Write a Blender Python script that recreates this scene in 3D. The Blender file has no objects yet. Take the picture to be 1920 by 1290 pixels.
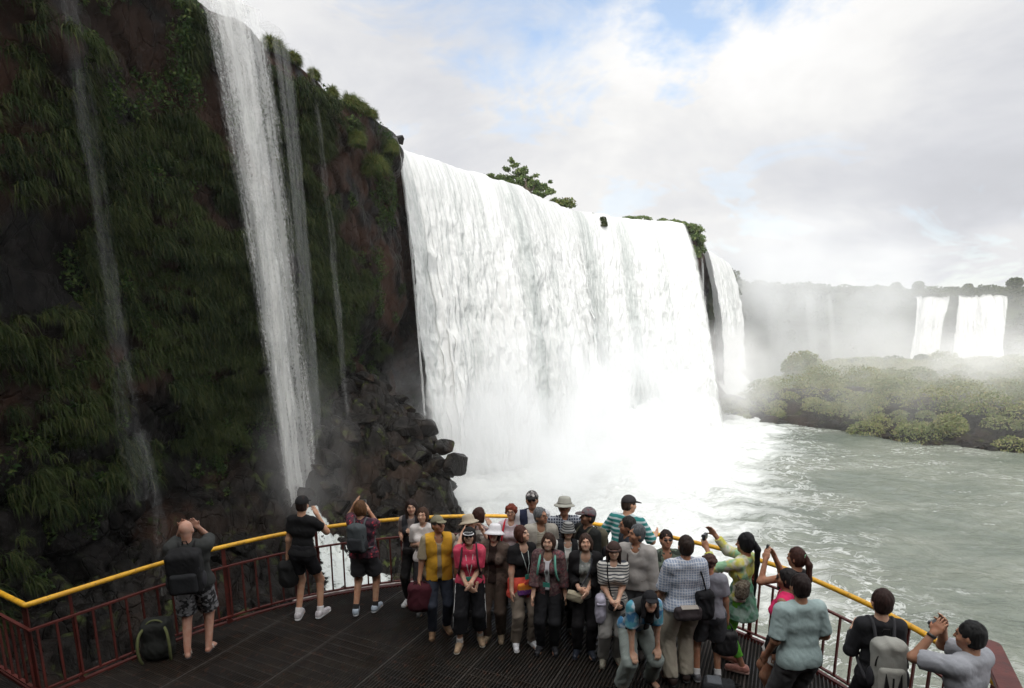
import bpy, bmesh, math, random
import numpy as np
from mathutils import Vector, Matrix, Euler

SC = bpy.context.scene
COL = SC.collection
R = math.radians
# ---------------------------------------------------------------- camera
CAM_H = 4.0
FPX, PY0 = 1100.0, 827.0
TH = math.atan(212 / 1100.0)
cam_d = bpy.data.cameras.new('camera')
cam = bpy.data.objects.new('camera', cam_d); COL.objects.link(cam)
cam.location = (0, 0, CAM_H); cam.rotation_euler = (R(90) - TH, 0, 0)
cam_d.sensor_width = 36; cam_d.lens = FPX / 1920 * 36
cam_d.shift_y = (PY0 - 645) / 1920
cam_d.clip_start = 0.05; cam_d.clip_end = 6000
SC.camera = cam
# ---------------------------------------------------------------- view
SC.view_settings.view_transform = 'Standard'; SC.view_settings.look = 'None'
SC.view_settings.exposure = 0.0; SC.view_settings.gamma = 1.0
SC.cycles.max_bounces = 12; SC.cycles.diffuse_bounces = 3; SC.cycles.transparent_max_bounces = 24
SC.cycles.volume_bounces = 10; SC.cycles.volume_step_rate = 2.0; SC.cycles.volume_max_steps = 96
SC.cycles.use_denoising = True; SC.cycles.caustics_reflective = False; SC.cycles.caustics_refractive = False
# ---------------------------------------------------------------- sun
SUN_EL = R(44); SH = Vector((-0.20, -0.98)).normalized()
to_sun = Vector((SH.x * math.cos(SUN_EL), SH.y * math.cos(SUN_EL), math.sin(SUN_EL)))
sl = bpy.data.lights.new('sun', 'SUN'); sl.energy = 1.9; sl.angle = R(0.6); sl.color = (1.0, 0.95, 0.88)
so = bpy.data.objects.new('sun', sl); COL.objects.link(so)
so.rotation_euler = to_sun.to_track_quat('Z', 'Y').to_euler()
# ---------------------------------------------------------------- node helpers
class NT:
    def __init__(s, tree):
        s.t = tree; s.n = tree.nodes; s.l = tree.links; s.n.clear()
    def new(s, typ, ins=None, **kw):
        nd = s.n.new(typ)
        for k, v in kw.items(): setattr(nd, k, v)
        for k, v in (ins or {}).items(): s.put(nd.inputs[k], v)
        return nd
    def put(s, sock, v):
        if isinstance(v, bpy.types.NodeSocket): s.l.new(v, sock)
        elif isinstance(v, bpy.types.Node): s.l.new(v.outputs[0], sock)
        else:
            if sock.type == 'RGBA' and len(v) == 3: v = (*v, 1)
            sock.default_value = v
    def math(s, op, a, b=0.0, c=0.0, clamp=False):
        nd = s.new('ShaderNodeMath', {0: a, 1: b, 2: c}, operation=op); nd.use_clamp = clamp; return nd.outputs[0]
    def vmath(s, op, a, b=(0, 0, 0)):
        nd = s.new('ShaderNodeVectorMath', {0: a, 1: b}, operation=op)
        return nd.outputs['Value'] if op in ('DOT_PRODUCT', 'LENGTH', 'DISTANCE') else nd.outputs[0]
    def mapr(s, v, a, b, c=0.0, d=1.0, smooth=True):
        return s.new('ShaderNodeMapRange', {0: v, 1: a, 2: b, 3: c, 4: d}, interpolation_type='SMOOTHSTEP' if smooth else 'LINEAR').outputs[0]
    def mix(s, f, a, b, mode='MIX'):
        nd = s.new('ShaderNodeMix', data_type='RGBA', blend_type=mode)
        s.put(nd.inputs[0], f); s.put(nd.inputs[6], a); s.put(nd.inputs[7], b); return nd.outputs[2]
    def noise(s, vec, scale, detail=4, rough=.55, dist=0.0):
        return s.new('ShaderNodeTexNoise', {'Vector': vec, 'Scale': scale, 'Detail': detail, 'Roughness': rough, 'Distortion': dist}).outputs[0]
    def scale(s, vec, xyz, rot=(0, 0, 0), loc=(0, 0, 0)):
        return s.new('ShaderNodeMapping', {'Vector': vec, 'Scale': xyz, 'Rotation': rot, 'Location': loc}).outputs[0]
    def coord(s, which='Object'): return s.new('ShaderNodeTexCoord').outputs[which]
    def attr(s, name): return s.new('ShaderNodeAttribute', attribute_name=name).outputs['Fac']
# ---------------------------------------------------------------- sky
W = bpy.data.worlds.new('World'); SC.world = W; W.use_nodes = True
n = NT(W.node_tree)
sky = n.new('ShaderNodeTexSky', sky_type='NISHITA', sun_disc=False, sun_elevation=SUN_EL, sun_rotation=math.atan2(SH.x, SH.y), air_density=1.2, dust_density=1.0)
d = n.vmath('NORMALIZE', n.coord('Generated'))
sx = n.new('ShaderNodeSeparateXYZ', {0: d}); dz = sx.outputs[2]
den = n.math('ADD', n.math('MAXIMUM', dz, 0.0), 0.35)
pv = n.new('ShaderNodeCombineXYZ', {0: n.math('DIVIDE', sx.outputs[0], den), 1: n.math('DIVIDE', sx.outputs[1], den), 2: n.math('MULTIPLY', dz, 1.2)}).outputs[0]
big = n.noise(n.scale(pv, (1, 1, 1), loc=(3.1, 1.7, 0.4)), 1.3, 8, .58, .35)
fine = n.noise(n.scale(pv, (1, 1, 1), loc=(7.3, 2.2, 5.1)), 3.2, 9, .6, .5)
# blue openings high up, warped by the cloud noise
def pdir(px, py):
    F = Vector((0, math.cos(TH), -math.sin(TH))); U = Vector((0, math.sin(TH), math.cos(TH)))
    return (F + (px - 960) / FPX * Vector((1, 0, 0)) + (PY0 - py) / FPX * U).normalized()
wv = n.new('ShaderNodeVectorMath', {0: n.new('ShaderNodeTexNoise', {'Vector': n.scale(pv, (1, 1, 1)), 'Scale': 2.6, 'Detail': 6, 'Roughness': .6}).outputs['Color'], 1: (.5, .5, .5)}, operation='SUBTRACT').outputs[0]
dw = n.vmath('ADD', d, n.vmath('MULTIPLY', wv, (.30, .30, .30)))
gap = None
for (px, py, r0, r1, k) in [(1280, 5, .01, .125, 1.5), (1140, 70, .0, .08, .8), (1450, -260, .06, .22, .9), (900, 55, .0, .07, .5), (1000, -300, .1, .4, .9)]:
    g = n.math('MULTIPLY', n.mapr(n.vmath('DISTANCE', dw, tuple(pdir(px, py))), r0, r1, 1.0, 0.0), k)
    gap = g if gap is None else n.math('MAXIMUM', gap, g)
cov = n.math('SUBTRACT', n.mapr(fine, .34, .60, .80, 1.45), gap, clamp=True)
cov = n.math('MAXIMUM', cov, .18)
# shades of grey in the cloud deck, a bright bank to the right of centre
bank = n.mapr(n.vmath('DISTANCE', dw, tuple(pdir(1330, 190))), .05, .42, 1.0, 0.0)
lum = n.math('ADD', n.mapr(big, .34, .66, 7.2, 9.2), n.math('MULTIPLY', bank, 1.3))
lum = n.math('SUBTRACT', lum, n.math('MULTIPLY', n.mapr(n.vmath('DISTANCE', dw, tuple(pdir(1850, 420))), .05, .5, 1.0, 0.0), .7))
lum = n.math('MULTIPLY', lum, n.mapr(n.vmath('DOT_PRODUCT', d, tuple(to_sun)), .0, .95, 1.0, 3.6))  # cloud glow towards the sun, out of view, raised to light the people
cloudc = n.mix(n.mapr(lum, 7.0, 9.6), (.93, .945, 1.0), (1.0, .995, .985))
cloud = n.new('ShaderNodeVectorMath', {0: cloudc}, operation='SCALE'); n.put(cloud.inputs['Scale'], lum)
skyb = n.mix(1.0, n.new('ShaderNodeVectorMath', {0: sky.outputs[0]}, operation='SCALE'), (1, 1, 1), 'MULTIPLY')
skyb.node.inputs[6].links[0].from_node.inputs['Scale'].default_value = 2.2
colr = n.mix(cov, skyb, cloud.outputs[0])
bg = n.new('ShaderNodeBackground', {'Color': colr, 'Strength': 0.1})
n.new('ShaderNodeOutputWorld', {0: bg.outputs[0]})
W.cycles.sampling_method = 'MANUAL'; W.cycles.sample_map_resolution = 512

# ---------------------------------------------------------------- pixel rays used for laying the place out
def ray(px, py):
    return Vector((0, math.cos(TH), -math.sin(TH))) + Vector((1, 0, 0)) * ((px - 960) / FPX) + Vector((0, math.sin(TH), math.cos(TH))) * ((PY0 - py) / FPX)
def onz(px, py, z=0.0):
    r = ray(px, py); return r * ((z - CAM_H) / r.z) + Vector((0, 0, CAM_H))
def aty(px, py, Y):
    r = ray(px, py); return r * (Y / r.y) + Vector((0, 0, CAM_H))

# ---------------------------------------------------------------- numpy noise
def _h(ix, iy, iz, seed):
    n_ = (ix.astype(np.int64) * 374761393 + iy.astype(np.int64) * 668265263 + iz.astype(np.int64) * 2147483647 + seed * 974634777) & 0xFFFFFFFF
    n_ = ((n_ ^ (n_ >> 13)) * 1274126177) & 0xFFFFFFFF
    n_ = ((n_ ^ (n_ >> 16)) * 2246822519) & 0xFFFFFFFF
    return ((n_ ^ (n_ >> 15)) & 0xFFFFFF).astype(np.float64) / 0xFFFFFF
def vn(x, y, z, seed=0):
    x, y, z = np.broadcast_arrays(np.asarray(x, float), np.asarray(y, float), np.asarray(z, float))
    fx, fy, fz = np.floor(x), np.floor(y), np.floor(z)
    tx, ty, tz = x - fx, y - fy, z - fz
    tx = tx * tx * (3 - 2 * tx); ty = ty * ty * (3 - 2 * ty); tz = tz * tz * (3 - 2 * tz)
    r = 0
    for a in (0, 1):
        for b in (0, 1):
            for c in (0, 1):
                r = r + _h(fx + a, fy + b, fz + c, seed) * (tx if a else 1 - tx) * (ty if b else 1 - ty) * (tz if c else 1 - tz)
    return r * 2 - 1
def fbm(x, y, z, oct=4, seed=0, gain=.5):
    s, a, f_, t = 0, 1.0, 1.0, 0
    for o in range(oct):
        s = s + a * vn(np.asarray(x) * f_ + 17.3 * o, np.asarray(y) * f_ - 9.1 * o, np.asarray(z) * f_ + 3.7 * o, seed + o); t += a; a *= gain; f_ *= 2.03
    return s / t
def worley(x, y, z, seed=0):
    """distance to nearest, second nearest and a random value of the nearest cell"""
    x, y, z = np.broadcast_arrays(np.asarray(x, float), np.asarray(y, float), np.asarray(z, float))
    fx, fy, fz = np.floor(x), np.floor(y), np.floor(z)
    d1 = np.full(x.shape, 9.); d2 = np.full(x.shape, 9.); idv = np.zeros(x.shape)
    for a in (-1, 0, 1):
        for b in (-1, 0, 1):
            for c in (-1, 0, 1):
                cx, cy, cz = fx + a, fy + b, fz + c
                dd = (cx + _h(cx, cy, cz, seed) - x) ** 2 + (cy + _h(cx, cy, cz, seed + 1) - y) ** 2 + (cz + _h(cx, cy, cz, seed + 2) - z) ** 2
                m = dd < d1
                d2 = np.where(m, d1, np.minimum(d2, dd)); idv = np.where(m, _h(cx, cy, cz, seed + 3), idv); d1 = np.where(m, dd, d1)
    return np.sqrt(d1), np.sqrt(d2), idv
def sstep(a, b, x): t = np.clip((np.asarray(x, float) - a) / (b - a), 0, 1); return t * t * (3 - 2 * t)

# ---------------------------------------------------------------- object helpers
def tag(o, label=None, cat=None, group=None, kind=None):
    if label: o['label'] = label
    if cat: o['category'] = cat
    if group: o['group'] = group
    if kind: o['kind'] = kind
    return o
def empty(name, loc=(0, 0, 0), rz=0.0, **kw):
    o = bpy.data.objects.new(name, None); COL.objects.link(o); o.location = loc; o.rotation_euler = (0, 0, rz); o.empty_display_size = .1
    return tag(o, **kw)
def mesh_np(name, V, F, material=None, parent=None, smooth=True, attrs=None):
    """V (n,3); F (m,k) quads or tris as an array"""
    V = np.asarray(V, np.float32); F = np.asarray(F, np.int32)
    me = bpy.data.meshes.new(name); k = F.shape[1]
    me.vertices.add(len(V)); me.vertices.foreach_set('co', V.ravel())
    me.loops.add(F.size); me.loops.foreach_set('vertex_index', F.ravel())
    me.polygons.add(len(F)); me.polygons.foreach_set('loop_start', np.arange(0, F.size, k, dtype=np.int32))
    me.polygons.foreach_set('use_smooth', np.full(len(F), smooth))
    for a, v in (attrs or {}).items():
        at = me.attributes.new(a, 'FLOAT', 'POINT'); at.data.foreach_set('value', np.asarray(v, np.float32).ravel())
    me.update(calc_edges=True)
    if material: me.materials.append(material)
    o = bpy.data.objects.new(name, me); COL.objects.link(o)
    if parent: o.parent = parent
    return o
def grid_faces(a, b, flip=False):
    i = np.arange(a * b).reshape(a, b)
    q = np.stack([i[:-1, :-1], i[1:, :-1], i[1:, 1:], i[:-1, 1:]], -1).reshape(-1, 4)
    return q[:, ::-1] if flip else q
def grid_mesh(name, P, material=None, parent=None, flip=False, attrs=None):
    a, b = P.shape[:2]
    return mesh_np(name, P.reshape(-1, 3), grid_faces(a, b, flip), material, parent, True, attrs)
def resample(pts, n_):
    p = np.array(pts, float); s = np.r_[0, np.cumsum(np.linalg.norm(np.diff(p, axis=0), axis=1))]
    t = np.linspace(0, s[-1], n_)
    return np.stack([np.interp(t, s, p[:, k]) for k in range(p.shape[1])], 1)
def smooth_path(pts, n_, it=3):
    p = np.array(pts, float)
    for _ in range(it):
        q = np.empty((2 * len(p) - 2, p.shape[1])); q[0::2] = .75 * p[:-1] + .25 * p[1:]; q[1::2] = .25 * p[:-1] + .75 * p[1:]
        p = np.vstack([p[:1], q, p[-1:]])
    return resample(p, n_)
def tube_vf(path, rad, seg=10, cap=True):
    p = np.array(path, float); m = len(p); rad = np.broadcast_to(np.asarray(rad, float), (m,))
    t = np.gradient(p, axis=0); t /= np.linalg.norm(t, axis=1)[:, None] + 1e-9
    up = np.array([0, 0, 1.0]) if abs(t[0][2]) < .9 else np.array([1.0, 0, 0])
    V = []
    nrm = np.cross(t[0], up); nrm /= np.linalg.norm(nrm)
    a = np.linspace(0, 2 * np.pi, seg, endpoint=False)
    for i in range(m):
        nrm = nrm - t[i] * nrm.dot(t[i]); nrm /= np.linalg.norm(nrm) + 1e-9; b = np.cross(t[i], nrm)
        V.append(p[i] + rad[i] * (np.cos(a)[:, None] * nrm + np.sin(a)[:, None] * b))
    V = np.vstack(V); F = []
    for i in range(m - 1):
        for j in range(seg):
            F.append((i * seg + j, i * seg + (j + 1) % seg, (i + 1) * seg + (j + 1) % seg, (i + 1) * seg + j))
    if cap:
        c0 = len(V); V = np.vstack([V, p[0], p[-1]])
        for j in range(seg):
            F.append((c0, (j + 1) % seg, j, j)); k = (m - 1) * seg; F.append((c0 + 1, k + j, k + (j + 1) % seg, k + (j + 1) % seg))
    return V, F
class MB:
    """collects pieces into one mesh"""
    def __init__(s): s.V = []; s.F = []; s.n = 0
    def add(s, V, F):
        s.V.append(np.asarray(V, float)); s.F += [tuple(int(i) + s.n for i in dict.fromkeys(f)) for f in F]; s.n += len(V); return s
    def tube(s, path, rad, seg=10): return s.add(*tube_vf(path, rad, seg))
    def box(s, c, size, rot=(0, 0, 0), bev=0.0, taper=1.0):
        hx, hy, hz = [q / 2 for q in size]; M = Euler(rot).to_matrix()
        if bev <= 0:
            V = [(x * (taper if z > 0 else 1), y * (taper if z > 0 else 1), z) for z in (-hz, hz) for x, y in ((-hx, -hy), (hx, -hy), (hx, hy), (-hx, hy))]
            F = [(3, 2, 1, 0), (4, 5, 6, 7)] + [(i, (i + 1) % 4, 4 + (i + 1) % 4, 4 + i) for i in range(4)]
        else:
            bm = bmesh.new(); bmesh.ops.create_cube(bm, size=1)
            for v in bm.verts: v.co = Vector((v.co.x * size[0], v.co.y * size[1], v.co.z * size[2]))
            bmesh.ops.bevel(bm, geom=list(bm.edges), offset=bev, segments=2, affect='EDGES', profile=.6)
            for v in bm.verts:
                k = 1 + (taper - 1) * (v.co.z / size[2] + .5); v.co.x *= k; v.co.y *= k
            bm.verts.index_update(); V = [tuple(v.co) for v in bm.verts]; F = [tuple(v.index for v in f.verts) for f in bm.faces]; bm.free()
        V = [tuple(M @ Vector(v) + Vector(c)) for v in V]
        return s.add(V, F)
    def build(s, name, material=None, parent=None, smooth=False):
        me = bpy.data.meshes.new(name); me.from_pydata(np.vstack(s.V).tolist(), [], s.F); me.update()
        if smooth: me.polygons.foreach_set('use_smooth', np.ones(len(me.polygons), bool))
        if material: me.materials.append(material)
        o = bpy.data.objects.new(name, me); COL.objects.link(o)
        if parent: o.parent = parent
        return o

# ---------------------------------------------------------------- materials
def new_mat(name):
    m = bpy.data.materials.new(name); m.use_nodes = True; return m, NT(m.node_tree)
def pmat(name, c1, c2=None, scale=6.0, rough=.7, bump=.0, bscale=40.0, stretch=(1, 1, 1), detail=5, metallic=0.0, spec=.35, c3=None, lo=.35, hi=.65, dist=.01, rvar=0.0):
    m, t = new_mat(name)
    v = t.scale(t.coord(), stretch)
    c2 = c2 or tuple(x * .75 for x in c1)
    col = t.mix(t.mapr(t.noise(v, scale, detail), lo, hi), c1, c2)
    if c3: col = t.mix(t.mapr(t.noise(v, scale * 3.7, detail), .55, .7), col, c3)
    if rvar: rough = t.mapr(t.noise(t.coord(), 1.1, 5, .6), .42, .58, rough - rvar, rough)
    ins = {'Base Color': col, 'Roughness': rough, 'Metallic': metallic, 'Specular IOR Level': spec}
    if bump: ins['Normal'] = t.new('ShaderNodeBump', {'Strength': bump, 'Distance': dist, 'Height': t.noise(v, bscale, 5)}).outputs[0]
    b = t.new('ShaderNodeBsdfPrincipled', ins)
    t.new('ShaderNodeOutputMaterial', {0: b.outputs[0]})
    return m
M = {}
# wet basalt
def rock_mat(name, dark, mid, red, wet=.35, lichen=None):
    m, t = new_mat(name); o = t.coord()
    a = t.noise(o, .35, 7, .6); b = t.noise(t.scale(o, (1, 1, .5)), 1.7, 8, .65); c = t.noise(o, .16, 3)
    col = t.mix(t.mapr(b, .35, .68), dark, mid)
    zl = t.new('ShaderNodeSeparateXYZ', {0: o}).outputs[2]
    col = t.mix(t.math('MULTIPLY', t.math('ADD', t.mapr(c, .46, .60), t.math('MULTIPLY', t.mapr(zl, 5, 11, 0, .75), t.mapr(t.new('ShaderNodeSeparateXYZ', {0: o}).outputs[1], 22, 30)), clamp=True), t.mapr(a, .35, .55)), col, red)
    if lichen: col = t.mix(t.math('MULTIPLY', t.mapr(t.noise(o, .9, 6, .7), .56, .66), t.mapr(t.new('ShaderNodeSeparateXYZ', {0: t.new('ShaderNodeNewGeometry').outputs['Normal']}).outputs[2], -.1, .6)), col, lichen)
    cr = t.new('ShaderNodeTexVoronoi', {'Vector': t.vmath('ADD', t.scale(o, (1.1, 1.1, .5)), t.vmath('MULTIPLY', t.new('ShaderNodeTexNoise', {'Vector': o, 'Scale': 1.2, 'Detail': 4}).outputs['Color'], (.25, .25, .25))), 'Scale': .9}, feature='DISTANCE_TO_EDGE').outputs[0]
    crk = t.mapr(cr, 0.0, .035)
    h = t.math('ADD', t.math('MULTIPLY', b, .35), t.math('MULTIPLY', crk, .13))
    h = t.math('ADD', h, t.math('MULTIPLY', t.noise(o, 7, 8, .65), .12))
    nb = t.new('ShaderNodeBump', {'Strength': .9, 'Distance': .6, 'Height': h})
    bs = t.new('ShaderNodeBsdfPrincipled', {'Base Color': col, 'Roughness': t.mapr(a, .35, .7, wet, .85), 'Specular IOR Level': .08, 'Normal': nb.outputs[0]})
    t.new('ShaderNodeOutputMaterial', {0: bs.outputs[0]}); return m
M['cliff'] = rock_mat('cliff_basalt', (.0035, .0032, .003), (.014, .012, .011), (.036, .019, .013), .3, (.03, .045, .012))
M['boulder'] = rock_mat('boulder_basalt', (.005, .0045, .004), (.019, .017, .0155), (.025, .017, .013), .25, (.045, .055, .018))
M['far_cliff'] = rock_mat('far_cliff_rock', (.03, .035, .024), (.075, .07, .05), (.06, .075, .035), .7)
def leaf_mat(name, c1, c2, c3, scale=.8, rough=.55, transl=.25):
    m, t = new_mat(name); o = t.coord()
    r = t.new('ShaderNodeNewGeometry').outputs['Random Per Island']
    col = t.mix(t.mapr(t.noise(o, scale, 4), .38, .62), c1, c2)
    col = t.mix(t.math('MULTIPLY', t.mapr(r, .55, 1.0), .7), col, c3)
    col = t.mix(t.mapr(r, 0, .5, .45, 0.0), col, tuple(x * .45 for x in c1))
    b = t.new('ShaderNodeBsdfPrincipled', {'Base Color': col, 'Roughness': rough, 'Specular IOR Level': .10})
    tr = t.new('ShaderNodeBsdfTranslucent', {'Color': col})
    t.new('ShaderNodeOutputMaterial', {0: t.new('ShaderNodeMixShader', {0: transl, 1: b.outputs[0], 2: tr.outputs[0]}).outputs[0]}); return m
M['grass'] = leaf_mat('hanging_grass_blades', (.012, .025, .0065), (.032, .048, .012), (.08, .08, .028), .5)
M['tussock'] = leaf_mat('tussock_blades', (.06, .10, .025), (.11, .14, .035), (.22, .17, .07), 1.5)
M['bush'] = leaf_mat('island_leaves', (.15, .185, .075), (.23, .245, .105), (.27, .22, .12), .16, .6)
M['bushdark'] = leaf_mat('dark_leaves', (.05, .075, .028), (.08, .10, .04), (.10, .11, .045), .2, .6)
M['treeleaf'] = leaf_mat('tree_leaves', (.07, .115, .035), (.11, .15, .05), (.17, .19, .08), .5, .5)
M['forest'] = leaf_mat('forest_leaves', (.05, .07, .03), (.085, .10, .045), (.11, .11, .05), .05, .7)
M['bark'] = pmat('bark', (.09, .07, .05), (.16, .13, .10), 8, .9, .6, 30, (1, 1, .2))

# ------------------------------------------------ foliage helpers
rng = np.random.default_rng(7)
def rnd_unit(n_):
    v = rng.normal(size=(n_, 3)); return v / np.linalg.norm(v, axis=1)[:, None]
def leaf_quads(C, size, aspect=1.6, up=0.0):
    """one leaf (quad) per centre"""
    n_ = len(C); a = rnd_unit(n_); a[:, 2] = np.abs(a[:, 2]) * (1 - up) + up * .3; b = np.cross(a, rnd_unit(n_))
    a /= np.linalg.norm(a, axis=1)[:, None]; b /= np.linalg.norm(b, axis=1)[:, None] + 1e-9
    s = np.asarray(size).reshape(-1, 1) * np.ones((n_, 1)); 
    V = np.stack([C - a * s * aspect * .5, C + b * s * .5, C + a * s * aspect * .5, C - b * s * .5], 1)
    return V.reshape(-1, 3), np.arange(n_ * 4).reshape(-1, 4)
def blades(roots, dirs, length, width, droop, segs=4):
    """grass blades: start at roots, leave along dirs and bend down"""
    n_ = len(roots); L = np.asarray(length).reshape(-1, 1); side = np.cross(dirs, [0, 0, 1.0]) + rng.normal(size=(n_, 3)) * .25
    side /= np.linalg.norm(side, axis=1)[:, None] + 1e-9
    P = roots.copy(); D = dirs / (np.linalg.norm(dirs, axis=1)[:, None] + 1e-9); rows = []
    dr = np.asarray(droop).reshape(-1, 1)
    for i in range(segs + 1):
        w = width * (1 - (i / segs) ** 1.6 * .92); w = np.asarray(w).reshape(-1, 1) * .5
        rows.append(np.stack([P - side * w, P + side * w], 1))
        P = P + D * L / segs; D = D + np.array([0, 0, -1.0]) * dr / segs * 1.6; D /= np.linalg.norm(D, axis=1)[:, None]
    V = np.stack(rows, 1).reshape(n_, -1, 3); k = V.shape[1]
    f = np.array([[2 * i, 2 * i + 1, 2 * i + 3, 2 * i + 2] for i in range(segs)])
    F = (np.arange(n_)[:, None, None] * k + f[None]).reshape(-1, 4)
    return V.reshape(-1, 3), F
def join_vf(lst):
    Vs, Fs, o = [], [], 0
    for V, F in lst: Vs.append(V); Fs.append(np.asarray(F) + o); o += len(V)
    return np.vstack(Vs), np.vstack(Fs)

# ------------------------------------------------ cliff
ZT, ZW = 20.0, -12.0
lip = [(34, -16), (20, -13), (10, -11.5), (0, -11.5), (-10, -9.5), (-16, -3), (-18, 6), (-18, 15), (-16.8, 24), (-16.2, 30), (-15.3, 33.2), (-14.2, 34.6), (-14.0, 36.5), (-12.9, 38.8),  # first points: unseen run behind the camera, placed to shade the deck
       (-12.2, 41.2), (-11.5, 45), (-10.4, 50.5), (-9.8, 53), (-12.2, 57.8), (-9.2, 62.5), (-5.8, 67.5), (-2.2, 71.5), (2.6, 82.5), (6.5, 87.5), (11.5, 92), (16, 95), (22, 97.3), (26.2, 98.2), (29.8, 99.6),
       (31.4, 103), (31.2, 111), (35.2, 122), (43, 135), (58, 165), (78, 215), (96, 264), (131, 276), (194, 298), (242, 298), (330, 303), (460, 300)]
seg_n = [6, 6, 6, 8, 8, 10, 14, 60, 80, 90, 60, 40, 40, 50, 50, 70, 80, 30, 30, 30, 20, 20, 20, 20, 20, 20, 20, 50, 50, 24, 20, 20, 20, 20, 20, 24, 30, 40, 50, 40]
pp = []
for i, k in enumerate(seg_n):
    a, b = np.array(lip[i], float), np.array(lip[i + 1], float)
    pp.append(a + (b - a) * np.linspace(0, 1, k, endpoint=False)[:, None])
path = np.vstack(pp + [np.array([lip[-1]], float)])
for _ in range(5): path[1:-1] = path[1:-1] * .5 + .25 * (path[:-2] + path[2:])
tan = np.gradient(path, axis=0); tan /= np.linalg.norm(tan, axis=1)[:, None]
nor = np.stack([tan[:, 1], -tan[:, 0]], 1)
NV = 190
tz = np.linspace(0, 1, NV)
zz = ZT + (ZW - 2 - ZT) * tz
def cliff_disp(X, Y, Z):
    d1, d2, cid = worley(X / 2.6, Y / 2.6, Z / 2.2, 3)
    e1, e2, eid = worley(X / 1.1, Y / 1.1, Z / .9, 13)
    blocky = (cid - .5) * 1.3 - .5 * np.exp(-((d2 - d1) / .10) ** 2) + (eid - .5) * .35 - .2 * np.exp(-((e2 - e1) / .12) ** 2)
    soft = fbm(X / 6, Y / 6, Z / 5, 4, 5) * 1.4 + fbm(X / 1.3, Y / 1.3, Z / 1.3, 4, 8) * .35
    return blocky, soft
X0 = np.repeat(path[:, 0:1], NV, 1); Y0 = np.repeat(path[:, 1:2], NV, 1); Z0 = np.repeat(zz[None], len(path), 0)
bl, sf = cliff_disp(X0, Y0, Z0)
near = 1 - sstep(60, 140, Y0)
lowk = sstep(4, -3, Z0)
# foot of the near cliff steps out, the head overhangs a little
prof = 0.9 * sstep(-2, -9, Z0) + .5 * sstep(14, 19, Z0)
under = -1.6 * np.exp(-((Z0 - 1.5) / 3.2) ** 2) * sstep(38, 44, Y0) * (1 - sstep(52, 56, Y0))
disp = bl * (.35 + .65 * lowk) * near + sf * (.8 + .8 * (1 - near)) + (1 - near) * fbm(X0 / 9, Y0 / 9, Z0 / 30, 4, 2) * 2 + prof * near + under
disp *= 1 - .75 * sstep(18.6, 20, Z0)
top_drop = fbm(X0 / 3, Y0 / 3, 0 * Z0, 3, 6) * .5 - .9 * np.exp(-((Y0 - 42) / 4.5) ** 2)
PX = X0 + nor[:, 0:1] * disp; PYY = Y0 + nor[:, 1:2] * disp; PZ = Z0 + top_drop * sstep(12, 20, Z0)
face = np.stack([PX, PYY, PZ], -1)
# top going back from the lip
back = []
for k, off in enumerate((70, 30, 12, 5, 2, .7)):
    q = face[:, 0].copy(); q[:, :2] = path - nor * off + nor * disp[:, :1]; q[:, 2] += .35 * (1 if off < 20 else 0) + fbm(q[:, 0] / 8, q[:, 1] / 8, 0, 3, 21) * min(.6, off * .1)
    back.append(q)
full = np.concatenate([np.stack(back, 1), face], 1)
# split at the far side so that the far cliff is a thing of its own look
ic = int(np.argmin(np.abs(path[:, 1] - 135) + np.abs(path[:, 0] - 43)))
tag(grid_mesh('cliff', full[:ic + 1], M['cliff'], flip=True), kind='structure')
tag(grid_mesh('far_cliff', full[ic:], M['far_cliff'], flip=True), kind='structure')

# ------------------------------------------------ rocky bank under the cliff
def shore_x(Y): return np.interp(Y, [6, 14, 22, 30, 34, 38, 44, 50, 56, 60], [-.5, -1.0, -1.5, -1.8, -1.6, -2.8, -5.6, -8.2, -9.2, -10.5])
def bank_z(X, Y):
    dd = shore_x(Y) - X + fbm(X / 3, Y / 3, 0, 3, 31) * .8
    z = ZW - 1.2 + sstep(-.6, 1.6, dd) * 5.2 + np.clip(dd - 1, 0, 12) * .22
    ridge = np.exp(-((Y - (43 - .0 * X)) / 6.0) ** 2) * sstep(-1.0, 9.5, -X - 1.5) * 7.3
    ridge2 = np.exp(-((Y - 35.5) / 4.0) ** 2) * sstep(0, 3.0, dd) * 2.2
    return z + ridge + ridge2
def bank_full(X, Y):
    z = bank_z(X, Y)
    d1, d2, cid = worley(X / 1.9, Y / 1.9, z / 1.9, 41)
    e1, e2, eid = worley(X / .8, Y / .8, z / .8, 47)
    return z + (cid - .5) * 1.3 - .55 * np.exp(-((d2 - d1) / .12) ** 2) + (eid - .5) * .4 - .25 * np.exp(-((e2 - e1) / .12) ** 2) + fbm(X / 1.5, Y / 1.5, 0, 4, 4) * .25
gx = np.linspace(-22, 2.0, 230); gy = np.linspace(5, 60, 460)
GX, GY = np.meshgrid(gx, gy, indexing='ij'); GZ = bank_full(GX, GY)
tag(grid_mesh('rocky_bank', np.stack([GX, GY, GZ], -1), M['boulder']), kind='structure')

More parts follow.
